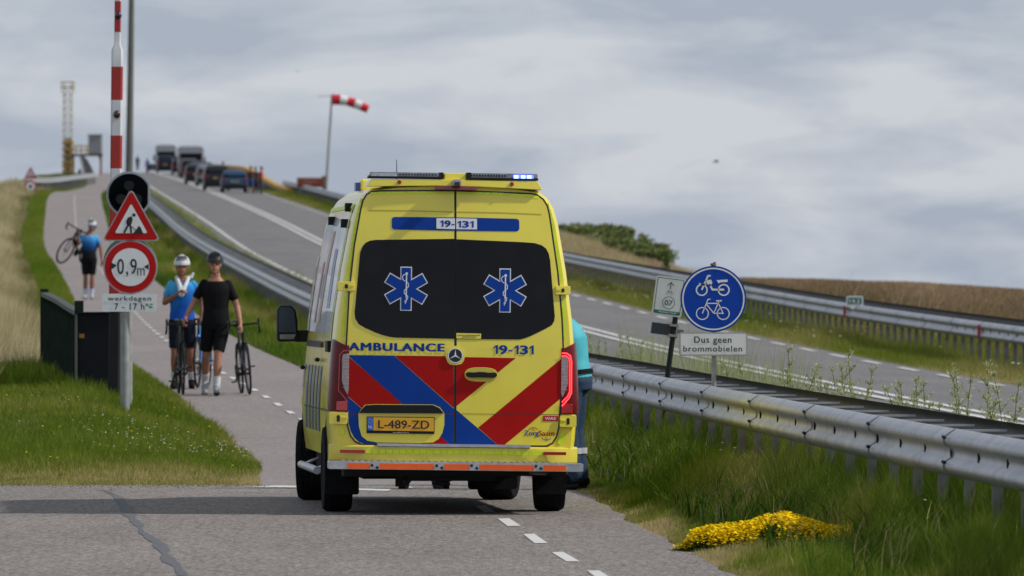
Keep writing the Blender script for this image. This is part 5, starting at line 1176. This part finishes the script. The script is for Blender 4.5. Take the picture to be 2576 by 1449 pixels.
bicycle('black bicycle carried on the shoulder of the distant cyclist', (0, 0, 0), (0, 0, 0), group=None, matrix=Matrix(((Xv.x, Yv.x, Zv.x, org.x), (Xv.y, Yv.y, Zv.y, org.y), (Xv.z, Yv.z, Zv.z, org.z), (0, 0, 0, 1))))
# paramedic beside the van and a second one in front of it
TEAL = mat('paramedic_teal', (.055, .42, .50), .7, var=.1, scale=8); DNM = mat('paramedic_trousers', (.010, .036, .080), .75, var=.25, scale=14)
t = human('paramedic in turquoise shirt and dark blue trousers leaning against the right side of the ambulance', (.565, 75.4, .03), R(-105),
      dict(pelvis=(0,.02,.95), chest=(0,-.03,1.28), neck=(0,-.16,1.47), head=(0,-.27,1.56), shA=(-.17,-.09,1.41), shB=(.17,-.09,1.41), elA=(-.24,-.32,1.20), haA=(-.16,-.52,1.22), elB=(.24,-.25,1.16), haB=(.17,-.45,1.15)), 1.03, SKIN, TEAL, DNM, legs='long', shoe=BLKF, hair=mat('hair_brown', (.06, .035, .02), .8), voxel=.009)
m = M(); torso(m, dict(BASE, pelvis=(0,.02,.95), chest=(0,-.03,1.28)), .02, .075, .030); m.build('belt', BLKF, t, smooth=60)
for S1, x in (('A', -.10), ('B', .10)): M().tube((x, .0, .285), (x, -.0, .335), .083, .083, 18).build('reflective_band', mat('grey_reflective', (.50, .52, .54), .5), t)
o = M().text('AMBULANCE', -.12, .12, 1.33, 1.36, 0, .01).build('lettering', mat('print_red', (.60, .05, .06), .6), t, curve=lambda u, z: 2.3*u*u); o.rotation_euler = (0, 0, R(180)); o.location = (0, .07, 0)
m = M(); [m.box(-.09-.02*k, -.08-.02*k, .10, .112, .90, .95) for k in range(3)]; m.build('pocket_stripes', MATS['print_red'], t)
human('paramedic standing hidden before the ambulance, only the black shoes visible beneath it', (-.80, 75.6, .02), R(10), dict(anA=(-.16,.02,.09), toA=(-.22,-.12,.03), anB=(.13,0,.09), toB=(.2,-.13,.03)), .95, SKIN, TEAL, DNM, legs='long', shoe=BLKF, hair=MATS['hair_brown'], voxel=.012)
# distant people
DK = mat('cloth_dark', (.012, .013, .016), .8); BLC = mat('cloth_blue', (.02, .10, .30), .8); BRC = mat('cloth_brown', (.10, .035, .022), .8); RDC = mat('cloth_red', (.50, .012, .018), .8); GRC = mat('cloth_grey', (.06, .065, .08), .8)
def walker(label, x, D, sh_, pa, legs, yaw, z=None, k=1.):
    X = at(x, 0, D)[0]; z = tz1(X, D) if z is None else z
    human(label, (X, D, z), yaw, None, k, SKIN2, sh_, pa, legs=legs, shoe=DK, hair=MATS['hair_brown'], voxel=.03, far=True, group='onlookers on the bridge road')
zr_ = rdz(524, 4.4)
walker('onlooker in brown top and blue shorts, nearest the blue hatchback', 631, 524, BRC, BLC, 'shorts', R(160), zr_)
walker('onlooker all in black, between the brown and the red-jacketed one', 643, 526, DK, DK, 'long', R(190), zr_)
walker('onlooker in a bright red jacket beside the parapet', 657, 522, RDC, GRC, 'long', R(100), zr_-.05)
walker('onlooker in dark clothes between the dark SUV and the blue hatchback', 561, 545, DK, DK, 'long', R(20), rdz(545, 2)+.1)
walker('cyclist in a blue shirt standing at the crest of the road', 371, 985, BLC, DK, 'shorts', 0, rdz(985, -3))
walker('person in black standing on the crest right of the tall mast', 346, 975, DK, DK, 'long', 0, rdz(975, -3.6)+.3)

# ------------------------------------------------------------------ vegetation
def blade_mat(name, trans=.45):
    m = bpy.data.materials.new(name); m.use_nodes = True; nt = m.node_tree; nt.nodes.clear(); k = nt.links.new
    o = nt.nodes.new('ShaderNodeOutputMaterial'); a = nt.nodes.new('ShaderNodeAttribute'); a.attribute_name = 'tint'
    d = nt.nodes.new('ShaderNodeBsdfDiffuse'); tr = nt.nodes.new('ShaderNodeBsdfTranslucent'); mx = nt.nodes.new('ShaderNodeMixShader'); mx.inputs[0].default_value = trans
    n = nt.nodes.new('ShaderNodeTexNoise'); tc = nt.nodes.new('ShaderNodeTexCoord'); n.inputs['Scale'].default_value = 2.5; k(tc.outputs['Object'], n.inputs[0])
    mr = nt.nodes.new('ShaderNodeMapRange'); mr.inputs['From Min'].default_value = .3; mr.inputs['From Max'].default_value = .7; mr.inputs['To Min'].default_value = .8; mr.inputs['To Max'].default_value = 1.2; k(n.outputs['Fac'], mr.inputs['Value'])
    s = nt.nodes.new('ShaderNodeVectorMath'); s.operation = 'SCALE'; k(a.outputs['Color'], s.inputs[0]); k(mr.outputs[0], s.inputs['Scale'])
    k(s.outputs[0], d.inputs[0]); k(s.outputs[0], tr.inputs[0]); k(d.outputs[0], mx.inputs[1]); k(tr.outputs[0], mx.inputs[2]); k(mx.outputs[0], o.inputs[0]); return m
BL = blade_mat('grass_blade')
def vnoise(x, y, sc, seed):
    r = np.random.default_rng(seed); v = 0
    for i in range(6):
        a = r.uniform(0, 2*math.pi); f = sc*r.uniform(.6, 1.8); v = v+np.sin(x*math.cos(a)*f+y*math.sin(a)*f*.6+r.uniform(0, 6.28))
    return v/3.2
def mesh_obj(name, v, f, tint, mt, label, cat='grass', kind='stuff'):
    nv, nf, k = len(v), len(f), f.shape[1]; me = bpy.data.meshes.new(name); me.vertices.add(nv); me.vertices.foreach_set('co', v.astype(np.float32).ravel())
    me.loops.add(nf*k); me.loops.foreach_set('vertex_index', f.astype(np.int32).ravel()); me.polygons.add(nf); me.polygons.foreach_set('loop_start', np.arange(0, nf*k, k, dtype=np.int32)); me.polygons.foreach_set('loop_total', np.full(nf, k, dtype=np.int32))
    a = me.attributes.new('tint', 'FLOAT_COLOR', 'POINT'); a.data.foreach_set('color', np.hstack([tint, np.ones((nv, 1))]).astype(np.float32).ravel()); me.materials.append(mt); me.update(calc_edges=True)
    o = bpy.data.objects.new(name, me); COL.objects.link(o); return tag(o, label, cat, None, kind)
def blades(X, D, h, wd, lean, col, seg=2, bias=0.):
    """curved blades; returns vertices, triangles, colours"""
    n = len(X); z = tz(X, D)-.01; a = rng.uniform(0, 2*math.pi, n); la = rng.uniform(0, 2*math.pi, n); ln = h*lean*rng.uniform(.2, 1.3, n)
    lx_ = np.cos(la)*ln+bias*h; ly = np.sin(la)*ln; wx = np.cos(a)*wd/2; wy = np.sin(a)*wd/2*.7
    if seg == 1:
        v = np.stack([np.stack([X-wx, D-wy, z], 1), np.stack([X+wx, D+wy, z], 1), np.stack([X+lx_, D+ly, z+h], 1)], 1).reshape(-1, 3); i = np.arange(n)*3; return v, np.stack([i, i+1, i+2], 1), np.repeat(col, 3, 0)
    v = np.stack([np.stack([X-wx, D-wy, z], 1), np.stack([X+wx, D+wy, z], 1), np.stack([X-wx*.8+lx_*.35, D-wy*.8+ly*.35, z+h*.6], 1), np.stack([X+wx*.8+lx_*.35, D+wy*.8+ly*.35, z+h*.6], 1), np.stack([X+lx_, D+ly, z+h*np.where(lean > .6, .9, 1)], 1)], 1).reshape(-1, 3)
    i = np.arange(n)*5; f = np.stack([np.stack([i, i+1, i+3], 1), np.stack([i, i+3, i+2], 1), np.stack([i+2, i+3, i+4], 1)], 1).reshape(-1, 3); return v, f, np.repeat(col, 5, 0)
def mixc(stops, t):
    t = np.clip(t, 0, 1); xs = [s[0] for s in stops]; return np.stack([np.interp(t, xs, [s[1][k] for s in stops]) for k in range(3)], 1)
GREEN = [(0, (.034, .078, .008)), (.3, (.088, .165, .016)), (.6, (.18, .245, .028)), (.85, (.33, .30, .08)), (1, (.56, .44, .22))]
STRAW = [(0, (.12, .14, .035)), (.3, (.36, .31, .15)), (.7, (.66, .54, .32)), (1, (.80, .69, .46))]
BROWN = [(0, (.18, .135, .07)), (.4, (.36, .245, .15)), (.8, (.52, .37, .24)), (1, (.66, .52, .35))]
def field(name, label, n, D0, D1, xf, hf, wk, lean, stops, tf, seg=1, pw=1., cat='grass', bias=0.):
    """n blades between D0 and D1, denser nearby; xf(D,u)->X, hf(X,D,u)->height, tf(X,D,u,r)->colour key"""
    r = rng.uniform(0, 1, n); D = (D0**(1-pw)+(D1**(1-pw)-D0**(1-pw))*r)**(1/(1-pw)) if pw != 1 else D0*(D1/D0)**r
    u = rng.uniform(0, 1, n); X = xf(D, u); h = hf(X, D, u)*rng.uniform(.55, 1.15, n); ok = h > .012; X, D, u, h = X[ok], D[ok], u[ok], h[ok]
    t = tf(X, D, u, rng.normal(0, 1, len(X))); v, f, c = blades(X, D, h, wk*D*rng.uniform(.6, 1.3, len(X)), lean, mixc(stops, t), seg, bias)
    return mesh_obj(name, v, f, c, BL, label, cat)
PRX = lambda D: XP(D)+PR(D)
GN = lambda D: XC(D)-5.5
# right foreground verge
def hN(X, D, u):
    e = X-PRX(D); g = smooth(.05, .9, e); gg = GN(D)-X; return (.035+.045*smooth(0, .25, e)+.09*g+.15*(1-smooth(.05, .85, gg))*smooth(.3, 1.0, e)*1.0+.06*smooth(.9, 2, e))*(1+.45*vnoise(X*3, D*1.2, 1.6, 3)+.3*vnoise(X*9, D*4, 1.4, 33))
def tN(X, D, u, r):
    e = X-PRX(D); return .47+.15*r+.50*(1-smooth(0, .42, e+.12*vnoise(X, D, 2, 9)))+.20*vnoise(X*2, D, 1.2, 5)+.10*vnoise(X*7, D*3, 1.2, 55)+.04
field('grass', 'green grass verge between the foreground asphalt and the near guardrail', 210000, 47, 105, lambda D, u: PRX(D)-.03+(GN(D)+1.2-PRX(D))*u**1.15, hN, 8.5e-5, .5, GREEN, tN, 2, 1.6, bias=.12)
field('tall_grass', 'seeding grass stalks standing above the right verge', 1300, 48, 100, lambda D, u: PRX(D)+.4+(GN(D)+.5-PRX(D)-.4)*u, lambda X, D, u: .30+.16*vnoise(X, D, 3, 2)+0*X, 5e-5, .5, STRAW, lambda X, D, u, r: .45+.3*r, 2, 1.6, bias=.15)
field('grass_tufts', 'broad-bladed darker tufts scattered through the right verge', 9000, 48, 100, lambda D, u: PRX(D)+.35+(GN(D)+.8-PRX(D))*u, lambda X, D, u: np.where(vnoise(X*5, D*2.2, 1.3, 91) > .25, .34, 0.)+0*X, 2.2e-4, .9, GREEN, lambda X, D, u, r: .30+.22*r+.2*vnoise(X*3, D, 1, 92), 2, 1.6, bias=.1)
# verge between path and guardrail further on
field('grass', 'rough green grass between the cycle path and the long double guardrail', 110000, 105, 560, lambda D, u: PRX(D)-.02+(XC(D)-3.9-PRX(D))*u, lambda X, D, u: .12+.22*smooth(.3, 1.6, X-PRX(D))*(1+.5*vnoise(X*2, D*.4, 1.5, 4)), 8.5e-5, .4, GREEN, lambda X, D, u, r: .52+.16*r+.22*vnoise(X*2, D*.3, 1, 8)-.3*(1-smooth(.0, 1.2, X-PRX(D)))+.1, 1, 1.7)
# left mound
XL = lambda D: XP(D)+PL(D)
field('grass', 'green grass mound with clover in front of the black cabinet and green fence', 170000, 77.0, 112, lambda D, u: XL(D)+.02-(5.2)*u, lambda X, D, u: (.05+.07*smooth(78, 84, D)+.10*smooth(92, 100, D)*smooth(.6, 1.5, XL(D)-X))*(1+.4*vnoise(X*2, D, 1.5, 6)), 8e-5, .5, GREEN,
      lambda X, D, u, r: .54+.13*r+.16*vnoise(X*1.5, D, 1.2, 12)+.42*(1-smooth(77.6, 83.5, D+.6*vnoise(X, D, 2, 15)))+.18*(1-smooth(0, .3, XL(D)-X)), 2, 2.2)
field('grass', 'fresh green strip of short grass along the left edge of the distant path', 80000, 106, 520, lambda D, u: XL(D)+.02-(1.0+.25*vnoise(D*.1, D*.1, 1, 3))*u, lambda X, D, u: .10+0*X, 8e-5, .5, GREEN, lambda X, D, u, r: .56+.1*r+.12*vnoise(X, D*.2, 1, 21), 1, 1.8)
field('dry_grass', 'tall straw-coloured grass on the left bank beyond the green fence', 150000, 104, 520, lambda D, u: XL(D)-.85-5.5*u**1.3, lambda X, D, u: (.18+.42*smooth(1.0, 2.0, XL(D)-X))*(1+.35*vnoise(X*2, D*.4, 1.5, 14)), 9e-5, .35, STRAW, lambda X, D, u, r: .66+.2*r+.24*vnoise(X*1.5, D*.22, 1, 31)-.35*(1-smooth(.9, 1.5, XL(D)-X)), 1, 1.6, bias=.1)
field('dry_grass', 'tall straw grass left of the green fence at the picture edge', 26000, 94, 125, lambda D, u: XL(D)-2.6-3.2*u, lambda X, D, u: .50*smooth(.0, .5, -5.55-(D-97)*.06-X+.25*vnoise(X*3, D*.8, 1, 37))*(1+.3*vnoise(X*2, D, 1.5, 38)), 8.5e-5, .35, STRAW, lambda X, D, u, r: .6+.22*r+.2*vnoise(X*2, D*.5, 1, 39), 2, 1.6, bias=.12)
# between the rails and the road, and the far verge
field('grass', 'pale green roadside grass between the near guardrail and the road', 80000, 55, 560, lambda D, u: XC(D)-5.4+1.55*u, lambda X, D, u: (.16+(.22+.52*smooth(60, 85, D)*(1-smooth(105, 150, D)))*smooth(0, .8, X-XC(D)+5.0))*(1+.5*vnoise(X*2, D*.6, 1.5, 41)), 9e-5, .3, [(0, (.16, .20, .06)), (.5, (.34, .38, .15)), (1, (.55, .56, .30))], lambda X, D, u, r: .5+.25*r, 1, 1.6)
field('grass', 'grassy verge with small flowers between the far road edge and the far guardrail', 160000, 110, 560, lambda D, u: XC(D)+3.62+3.1*u, lambda X, D, u: (.07+.17*smooth(3.7, 5.2, X-XC(D)))*(1+.4*vnoise(X*2, D*.3, 1.5, 42)), 8.5e-5, .4, GREEN, lambda X, D, u, r: .70+.13*r+.17*vnoise(X, D*.2, 1, 43)+.2*(1-smooth(3.6, 3.95, X-XC(D))), 1, 1.7)
field('dry_grass', 'brown dry grass bank behind the far guardrail', 300000, 120, 480, lambda D, u: XC(D)+5.9+6.0*u, lambda X, D, u: (.13+0*X)*(1+.15*vnoise(X*1.6, D*.25, 1.5, 51))+.12*smooth(255, 300, D), 9e-5, .45, BROWN, lambda X, D, u, r: .42+.19*r+.22*vnoise(X*1.3, D*.15, 1.2, 52)+.35*smooth(240, 290, D)-.20*np.exp(-((X-XC(D)-7.6)/.5)**2), 1, 1.7, bias=.1)
field('tall_grass', 'tall pale grass stalks rising just behind the far guardrail', 160, 130, 200, lambda D, u: XC(D)+5.95+.8*u, lambda X, D, u: .95*(.6+.6*smooth(-.2, .9, vnoise(X*0, D*.5, 1, 61))), 6e-5, .3, STRAW, lambda X, D, u, r: .7+.2*r, 2, 1.6, bias=.25)
# loose grit where the asphalt meets the mound
n = 900; X = rng.uniform(-6.5, -2.2, n); D = 76.95-np.abs(rng.normal(0, .55, n)); s = rng.uniform(.004, .013, n); oc = np.array([(1,0,0),(0,1,0),(-1,0,0),(0,-1,0),(0,0,.8)])
v = (np.stack([X, D, np.full(n, .006)], 1)[:, None, :]+oc[None]*s[:, None, None]*rng.uniform(.6, 1.3, (n, 5, 1))).reshape(-1, 3); i = np.arange(n)*5
mesh_obj('gravel', v, np.concatenate([np.stack([i+a, i+(a+1) % 4, i+4], 1) for a in range(4)]), np.repeat(mixc([(0, (.05, .045, .04)), (1, (.30, .27, .24))], rng.uniform(0, 1, n)), 5, 0), blade_mat('grit', 0), 'loose grit along the edge between asphalt and grass mound', 'gravel')
# small flowers
FL = blade_mat('petals', .15)
def flowers(label, n, D0, D1, xf, hz, size, stops, patch=None):
    D = rng.uniform(D0, D1, n); u = rng.uniform(0, 1, n); X = xf(D, u)
    if patch is not None: ok = vnoise(X*1.3, D*.6, 1.4, patch) > .1; X, D = X[ok], D[ok]
    n = len(X); z = tz(X, D)+hz*rng.uniform(.6, 1.2, n); s = size*rng.uniform(.6, 1.3, n); k = 6; vs = [np.stack([X, D, z+s*.35], 1)]
    for j in range(k): a = 2*math.pi*j/k; vs.append(np.stack([X+s*math.cos(a), D+s*math.sin(a)*.9, z+s*.12*math.sin(3*a)-s*.1], 1))
    v = np.stack(vs, 1).reshape(-1, 3); i = np.arange(n)*(k+1); f = np.concatenate([np.stack([i, i+1+j, i+1+(j+1) % k], 1) for j in range(k)]); c = np.repeat(mixc(stops, rng.uniform(0, 1, n)), k+1, 0)
    return mesh_obj('wildflowers', v, f, c, FL, label, 'flowers')
Wf = [(0, (.5, .45, .38)), (1, (.72, .72, .66))]; Yf = [(0, (.62, .42, .01)), (1, (.75, .58, .03))]; Pf = [(0, (.30, .10, .28)), (1, (.42, .16, .36))]
flowers('white clover heads scattered over the grass mound on the left', 520, 79.5, 92, lambda D, u: XL(D)-.05-2.4*u**1.3, .11, .0105, Wf, 71)
flowers('tiny yellow flowers dotted over the left grass mound', 60, 79, 103, lambda D, u: XL(D)-.1-3.5*u, .12, .014, Yf)
flowers('purple clover heads in the right verge behind the ambulance', 26, 62, 74, lambda D, u: PRX(D)+.5+.9*u, .26, .016, Pf)
flowers('white yarrow on the far road verge', 170, 115, 240, lambda D, u: XC(D)+4.0+1.5*u, .24, .028, Wf, 73)
flowers('white yarrow heads in the grass under the near guardrail', 70, 54, 80, lambda D, u: GN(D)-.9+.8*u, .34, .014, Wf, 74)
flowers('yellow flowers at the foot of the far guardrail', 60, 150, 260, lambda D, u: XC(D)+5.0+.4*u, .35, .03, Yf, 75)
# stonecrop patch
t = thing('stonecrop_patch', 'low mound of bright yellow stonecrop flowers at the edge of the asphalt', 'flowers')
def mound(n, top, size, kk):
    a = rng.uniform(0, 2*math.pi, n); r = np.sqrt(rng.uniform(0, 1, n)); X = 1.84+.76*r*np.cos(a); D = 56.7+.55*r*np.sin(a)-.5*np.cos(a)*r
    X = X+.03*(D-57); hh = .165*(1-r**2)**.55*(.75+.35*vnoise(X*6, D*3, 1, 81))*(1-.30*smooth(1.85, 2.3, X))+.04; return X, D, hh
def leafset(name, X, D, z, s, stops, mt, k=5):
    n = len(X); tl = rng.normal(0, .32, (n, 2)); vs = [np.stack([X, D, z+s*.3], 1)]
    for j in range(k): a = 2*math.pi*j/k+rng.uniform(0, .5, n); cx, sy = np.cos(a)*s, np.sin(a)*s; vs.append(np.stack([X+cx, D+sy, z+cx*tl[:, 0]+sy*tl[:, 1]], 1))
    v = np.stack(vs, 1).reshape(-1, 3); i = np.arange(n)*(k+1); f = np.concatenate([np.stack([i, i+1+j, i+1+(j+1) % k], 1) for j in range(k)]); return mesh_obj(name, v, f, np.repeat(mixc(stops, rng.uniform(0, 1, n)), k+1, 0), mt, None, None, None)
X, D, h = mound(9000, 0, 0, 0); o = leafset('foliage', X, D, tz(X, D)+h*rng.uniform(.1, .85, len(X)), .016*rng.uniform(.5, 1.2, len(X)), [(0, (.05, .09, .012)), (1, (.16, .17, .03))], BL); o.parent = t
X, D, h = mound(8000, 0, 0, 0); keep = vnoise(X*11, D*7, 1.4, 83)+rng.normal(0, .25, len(X)) > -.45; X, D, h = X[keep], D[keep], h[keep]
o = leafset('blossom', X, D, tz(X, D)+h*rng.uniform(.78, 1.18, len(X))+.012, .0125*rng.uniform(.6, 1.2, len(X)), [(0, (.88, .55, .006)), (.5, (.95, .68, .01)), (1, (.98, .78, .03))], FL, 5); o.parent = t
# weeds by the road: stems with small leaves
WS = mat('weed_stem', (.10, .14, .035), .8); 
def weed(seed, H):
    r = np.random.default_rng(seed); m = M(); LV = []
    for s in range(r.integers(2, 4)):
        a = r.uniform(0, 6.28); p = Vector((r.uniform(-.05, .05), r.uniform(-.05, .05), 0)); d = Vector((math.cos(a)*.22, math.sin(a)*.22, 1)).normalized(); hh = H*r.uniform(.7, 1.1); pts = [p]
        for k in range(8):
            d = (d+Vector(r.normal(0, .10, 3))*.6).normalized(); d.z = abs(d.z); p = p+d*hh/8; pts.append(p)
            if k > 1:
                for b in range(3):
                    ba = r.uniform(0, 6.28); bd = Vector((math.cos(ba)*.8, math.sin(ba)*.8, .8)).normalized(); L_ = hh*.20*r.uniform(.5, 1.1)*(1-k/11); q = p+bd*L_; m.tube(p, q, .0022, .0012, 4)
                    for z in range(12): LV.append(p.lerp(q, .2+.8*z/11)+Vector(r.normal(0, .008, 3)))
            for z in range(4): LV.append(p+Vector(r.normal(0, .014, 3)))
        for q0, q1 in zip(pts[:-1], pts[1:]): m.tube(q0, q1, .0040, .0030, 5)
        for z in range(30): LV.append(pts[-1]+Vector((r.normal(0, .008), r.normal(0, .008), -z*.009+.02)))
    return m, LV
def leaf_obj(LV, size, stops, name, par):
    P = np.array([tuple(p) for p in LV]); n = len(P); d = rng.normal(0, 1, (n, 3)); d[:, 2] = np.abs(d[:, 2])+.4; d /= np.linalg.norm(d, axis=1, keepdims=True); s = np.cross(d, rng.normal(0, 1, (n, 3))); s /= np.linalg.norm(s, axis=1, keepdims=True); L_ = (size*rng.uniform(.6, 1.4, n))[:, None]
    v = np.stack([P, P+d*L_*.5+s*L_*.22, P+d*L_, P+d*L_*.5-s*L_*.22], 1).reshape(-1, 3); i = np.arange(n)*4; f = np.stack([i, i+1, i+2, i+3], 1); o = mesh_obj(name, v, f, np.repeat(mixc(stops, rng.uniform(0, 1, n)), 4, 0), BL, None, None, None); o.parent = par; return o
protos = []
wl_ = 'pale green branching weed standing between the near guardrail and the road'
for k in range(6):
    t = thing('weed_plant', wl_, 'weed', group='weeds along the near road edge'); m, LV = weed(100+k, [.95, 1.1, 1.25, 1.0, .85, 1.35][k]); m.build('stem', WS, t, recalc=False); leaf_obj(LV, .024, [(0, (.24, .28, .11)), (.5, (.42, .46, .23)), (1, (.66, .68, .42))], 'leaves', t); protos.append(t)
xs_ = sorted([1486,1498,1510,1520,1534,1546,1560,1575,1590,1612,1850,1868,1884,1896,1910,1925,1940,1952,1968,1985,2003,2016,2032,2050,2072,2108,2120,2134,2165,2180,2215,2230,2246,2268,2284,2300,2318,2345,2360,2380,2405,2425,2440,2458,2476,2490,2502,2518,2535,2550,2566])
used = set()
ORD = 'first second third fourth fifth sixth seventh eighth ninth tenth eleventh twelfth thirteenth fourteenth fifteenth sixteenth seventeenth eighteenth nineteenth twentieth'.split()
def ordw(n): return ORD[n-1] if n <= 20 else ORD[19]
nl = sum(1 for x in xs_ if x < 1700); nr = 0
for i, x in enumerate(xs_):
    k = (i*5+i//4) % 6
    off = random.uniform(-4.6, -4.05); D = (5.83+.0578*97+off)/((x-1288)/F+.0578); X = float(XC(D))+off
    o = protos[k] if k not in used else copy_tree(protos[k]); used.add(k); o.location = (X, D, tz1(X, D)-.02); o.rotation_euler = (0, 0, random.uniform(0, 6.28)); s = random.uniform(.62, 1.0) if x > 1600 else .78; o.scale = (s, s, s)
    sz = 'tall' if s*[.95, 1.1, 1.25, 1.0, .85, 1.35][k] > 1.05 else ('middling' if s*[.95, 1.1, 1.25, 1.0, .85, 1.35][k] > .8 else 'low')
    if x < 1700: o['label'] = f'{sz} pale weed, {ordw(i+1)} of those between the ambulance and the leaning green post'
    elif i-nl < 20: o['label'] = f'{sz} pale weed above the guardrail, {ordw(i-nl+1)} to the right of the blue sign'
    else: nr = len(xs_)-i; o['label'] = f'{sz} pale weed above the guardrail, {ordw(nr) if nr <= 20 else "middle"} from the right picture edge'
field('dry_grass', 'straw-coloured grass along the crest of the bank before the shrubs', 26000, 255, 360, lambda D, u: XC(D)+7.6+2.2*u, lambda X, D, u: .36+.1*vnoise(X, D*.3, 1.5, 66), 8e-5, .35, STRAW, lambda X, D, u, r: .55+.2*r, 1, 1.2, bias=.1)
# shrubs on the far bank
def shrub(seed, W, H):
    r = np.random.default_rng(seed); n = 1700; P = []; cl = [(r.uniform(-W/2, W/2), r.uniform(-.5, .5), H*r.uniform(.25, 1.1)) for _ in range(14)]
    for i in range(n): c = cl[r.integers(0, 14)]; p = Vector((c[0], c[1], c[2]))+Vector(r.normal(0, .115, 3)); p.z = max(.02, min(p.z, H*1.15)); P.append(p)
    m = M()
    for c in cl: m.tube((c[0]*.2, c[1]*.2, 0), c, .02, .008, 5)
    return m, P
bush = [(1432, 1.4, .36), (1468, 1.5, .48), (1500, 1.6, .46), (1530, 1.5, .46), (1562, 1.5, .40), (1592, 1.4, .36), (1620, 1.2, .32), (1645, .9, .26)]
sh_l = ['rounded dark green shrub right at the roof edge of the ambulance', 'dark green shrub second from the ambulance on the bank', 'tall dark green shrub third from the ambulance on the bank', 'tallest green shrub at the crown of the grass bank', 'green shrub just past the crown of the bank', 'lower green shrub on the falling side of the bank', 'small green shrub near the end of the row', 'last and smallest green shrub of the row']
for k, (x, W, H) in enumerate(bush):
    D = (20.43+1.8)/((x-1288)/F+.0578); X = float(XC(D))+10.8; t = thing('shrub', sh_l[k], 'shrub', (X, D, tz1(X, D)), group='shrubs on the far bank')
    m, P = shrub(300+k, W*1.3, H+.08); m.build('branches', WS, t, recalc=False); leaf_obj(P, .15, [(0, (.07, .11, .03)), (.5, (.17, .22, .07)), (1, (.38, .38, .18))], 'foliage', t)
t = thing('sapling', 'single thin upright sprig standing out against the sky left of the blue sign', 'plant'); D = 262.; X = at(1672, 0, D)[0]; t.location = (X, D, tz1(X, D)); m = M(); m.tube((0, 0, 0), (.05, 0, .62), .014, .006, 5); m.tube((0, 0, .2), (-.12, 0, .5), .009, .004, 5); m.tube((.02, 0, .3), (.16, 0, .6), .008, .004, 5); m.build('stem', WS, t)
leaf_obj([Vector((.03+random.gauss(0, .06), random.gauss(0, .05), random.uniform(.25, .72))) for _ in range(110)], .10, [(0, (.03, .06, .015)), (1, (.10, .14, .05))], 'leaves', t)
# birds
def bird(label, x, y, D, k=1.):
    t = thing('bird', label, 'bird', at(x, y, D), (0, 0, 0)); t.scale = (k,)*3
    M().ball((0, 0, 0), .20, .07, .06, 14).ball((-.2, 0, .02), .06, .05, .045).tube((-.25, 0, .015), (-.31, 0, .0), .014, .004).add([(.15, -.03, 0), (.15, .03, 0), (.33, .07, .02), (.33, -.07, .02)], [(0, 1, 2, 3)]).build('body', mat('gull_grey', (.26, .26, .26), .7), t, smooth=50)
    for sy in (-1, 1): M().add([(-.10, sy*.04, .03), (.06, sy*.04, .03), (.10, sy*.35, .12), (-.06, sy*.35, .13), (.16, sy*.66, .04), (.08, sy*.66, .05), (-.10, sy*.04, .045), (.06, sy*.04, .045), (.10, sy*.35, .135), (-.06, sy*.35, .145)], [(0, 1, 2, 3), (3, 2, 4, 5), (6, 9, 8, 7)]).build('wing', mat('gull_wing', (.20, .19, .18), .7), t)
bird('grey gull gliding in the sky right of the ambulance', 1802, 407, 620); bird('faint small bird high in the sky above the windsock', 749, 180, 1500)
